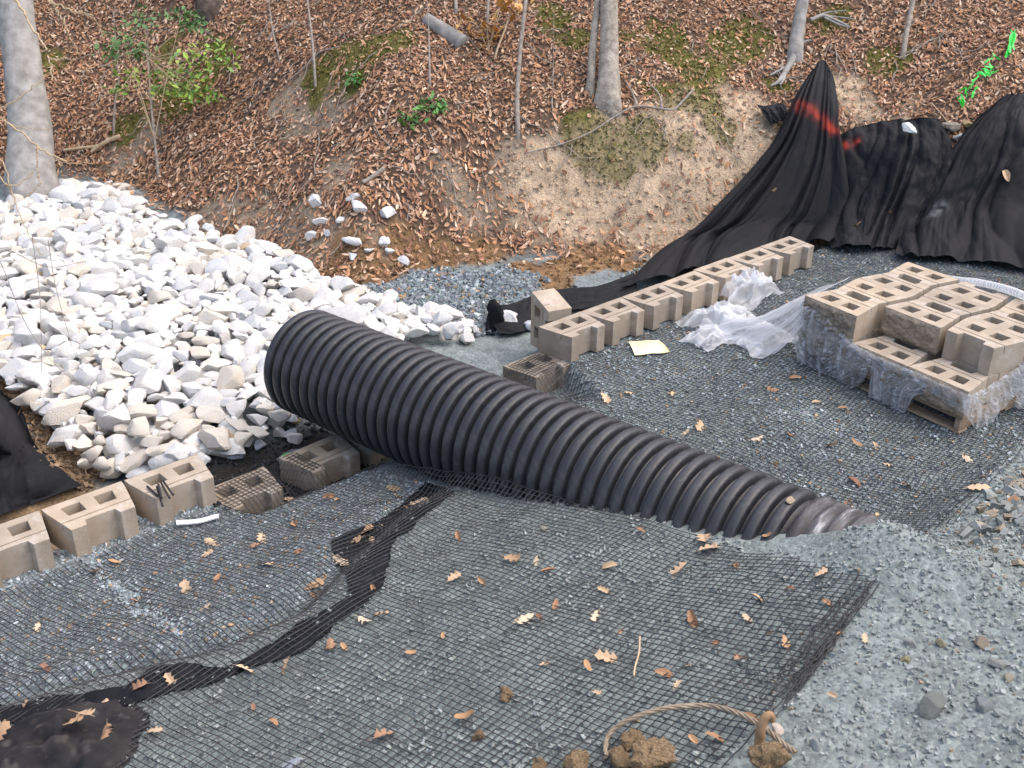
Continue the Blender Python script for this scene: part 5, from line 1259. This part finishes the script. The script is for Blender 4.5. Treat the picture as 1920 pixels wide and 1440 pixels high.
leaf_cloud(e, 'leaves', lc, 110, .10, [(.62, .34, .10), (.72, .45, .16), (.55, .26, .07)], rg, 1.0)
# bare shrub hanging in from the left
SB = np.array([-3.9, 3.2, 0]); SB[2] = float(ground(SB[0], SB[1])); shrub = empty('bare_shrub', tuple(SB)); tag(shrub, 'bare tan branched shrub reaching over the rock pile and beech', 'shrub')
sd1 = 8.2
lines = [([(-120, -120), (-40, -60), (30, 0), (55, 45), (80, 80), (92, 110), (97, 150)], .013), ([(92, 110), (110, 112), (125, 108)], .006), ([(-40, -60), (60, -20), (95, 2), (140, 22), (175, 30)], .010), ([(95, 2), (120, 40), (130, 65), (148, 102)], .006),
         ([(140, 22), (165, 28), (185, 45), (192, 72)], .005), ([(-120, 250), (0, 202), (30, 188), (60, 165), (85, 140)], .008), ([(-120, 150), (-40, 190), (0, 220), (35, 245), (70, 275), (95, 290), (125, 302)], .011), ([(70, 275), (70, 310), (75, 345)], .005), ([(0, 220), (30, 238), (95, 243)], .005),
         ([(-120, 280), (-30, 300), (10, 345), (35, 345), (55, 330), (62, 320)], .007), ([(10, 345), (15, 350), (30, 380)], .004), ([(-60, 280), (0, 300), (20, 355), (40, 410), (60, 450), (80, 478)], .006), ([(95, 290), (130, 305), (180, 305)], .004), ([(75, 345), (60, 360), (50, 370)], .003)]
anchor = np.array([-4.3, 2.6, 2.4])
V, F = tube(spline(np.array([SB-(0, 0, .1), SB+(-.1, -.1, .8), SB+(-.3, -.3, 1.7), anchor]), 40), np.linspace(.03, .018, 40), 9, True, .1, 2); link('stem', quad_mesh('stem', V-SB, F, MAT['twig']), shrub)
for pts, r in lines:
    Q = [depth_pt(a, b, sd1) for a, b in pts]
    if pts[0][0] <= -40: Q = [anchor]+Q
    Q = spline(np.array(Q), 50); Q[1:-1] += rg.normal(size=(48, 3))*.006
    V, F = tube(Q, np.linspace(r, r*.45, 50), 6, False); link('side_twig', mesh_np('side_twig', V-SB, F, MAT['twig']), shrub)
for k, (a, b) in enumerate([(0, 480), (20, 520), (50, 600), (60, 660), (100, 700), (150, 735)]): pass
for pts in [[(-30, 460), (0, 490), (40, 590), (70, 640), (110, 690), (170, 730)], [(60, 440), (75, 560), (78, 700)], [(90, 450), (105, 540), (135, 650)], [(20, 470), (90, 500), (160, 490)]]:
    Q = spline(np.array([depth_pt(a, b, 7.6) for a, b in pts]), 40); V, F = tube(Q, np.linspace(.0035, .002, 40), 5, False); link('side_twig', mesh_np('side_twig', V-SB, F, MAT['greytwig']), shrub)

# green flagging tape on the slope
tape = None
rt_ = np.random.RandomState(6)
for k, (a, b, nn, la) in enumerate([(1893, 98, 10, 'bright green tape streamer hanging high on the slope'), (1845, 152, 26, 'bright green tape scraps strewn on the slope leaves'), (1803, 208, 6, 'small green tape scrap above the black fabric')]):
    P = hit1(a, b); e = empty('flagging_tape', tuple(P)); tag(e, la, 'tape')
    for j in range(nn):
        if k == 0: pts = [(1900-2*j*.4+rt_.randn()*2, 72+rt_.rand()*20), (1893+rt_.randn()*3, 95+rt_.randn()*5), (1886+rt_.randn()*5, 118+rt_.randn()*4)]
        elif k == 1:
            t = rt_.rand(); c = (1865-58*t+rt_.randn()*7, 128+66*t+rt_.randn()*5); th = rt_.rand()*3; pts = [(c[0]-9*math.cos(th), c[1]-6*math.sin(th)), c, (c[0]+9*math.cos(th), c[1]+6*math.sin(th))]
        else: c = (1801+rt_.randn()*3, 205+rt_.randn()*7); pts = [(c[0]-4, c[1]-5), c, (c[0]+3, c[1]+7)]
        H = hit(pts); H[:, 2] += .06+.05*rt_.rand(3); Q = spline(H, 10); sd_ = np.array([rt_.randn(), rt_.randn(), .5]); sd_ /= np.linalg.norm(sd_)
        G = np.stack([Q-sd_*.011, Q+sd_*.011], 1); link('strip', mesh_np('strip', G.reshape(-1, 3)-P, grid_faces(10, 2), MAT['lime']), e)
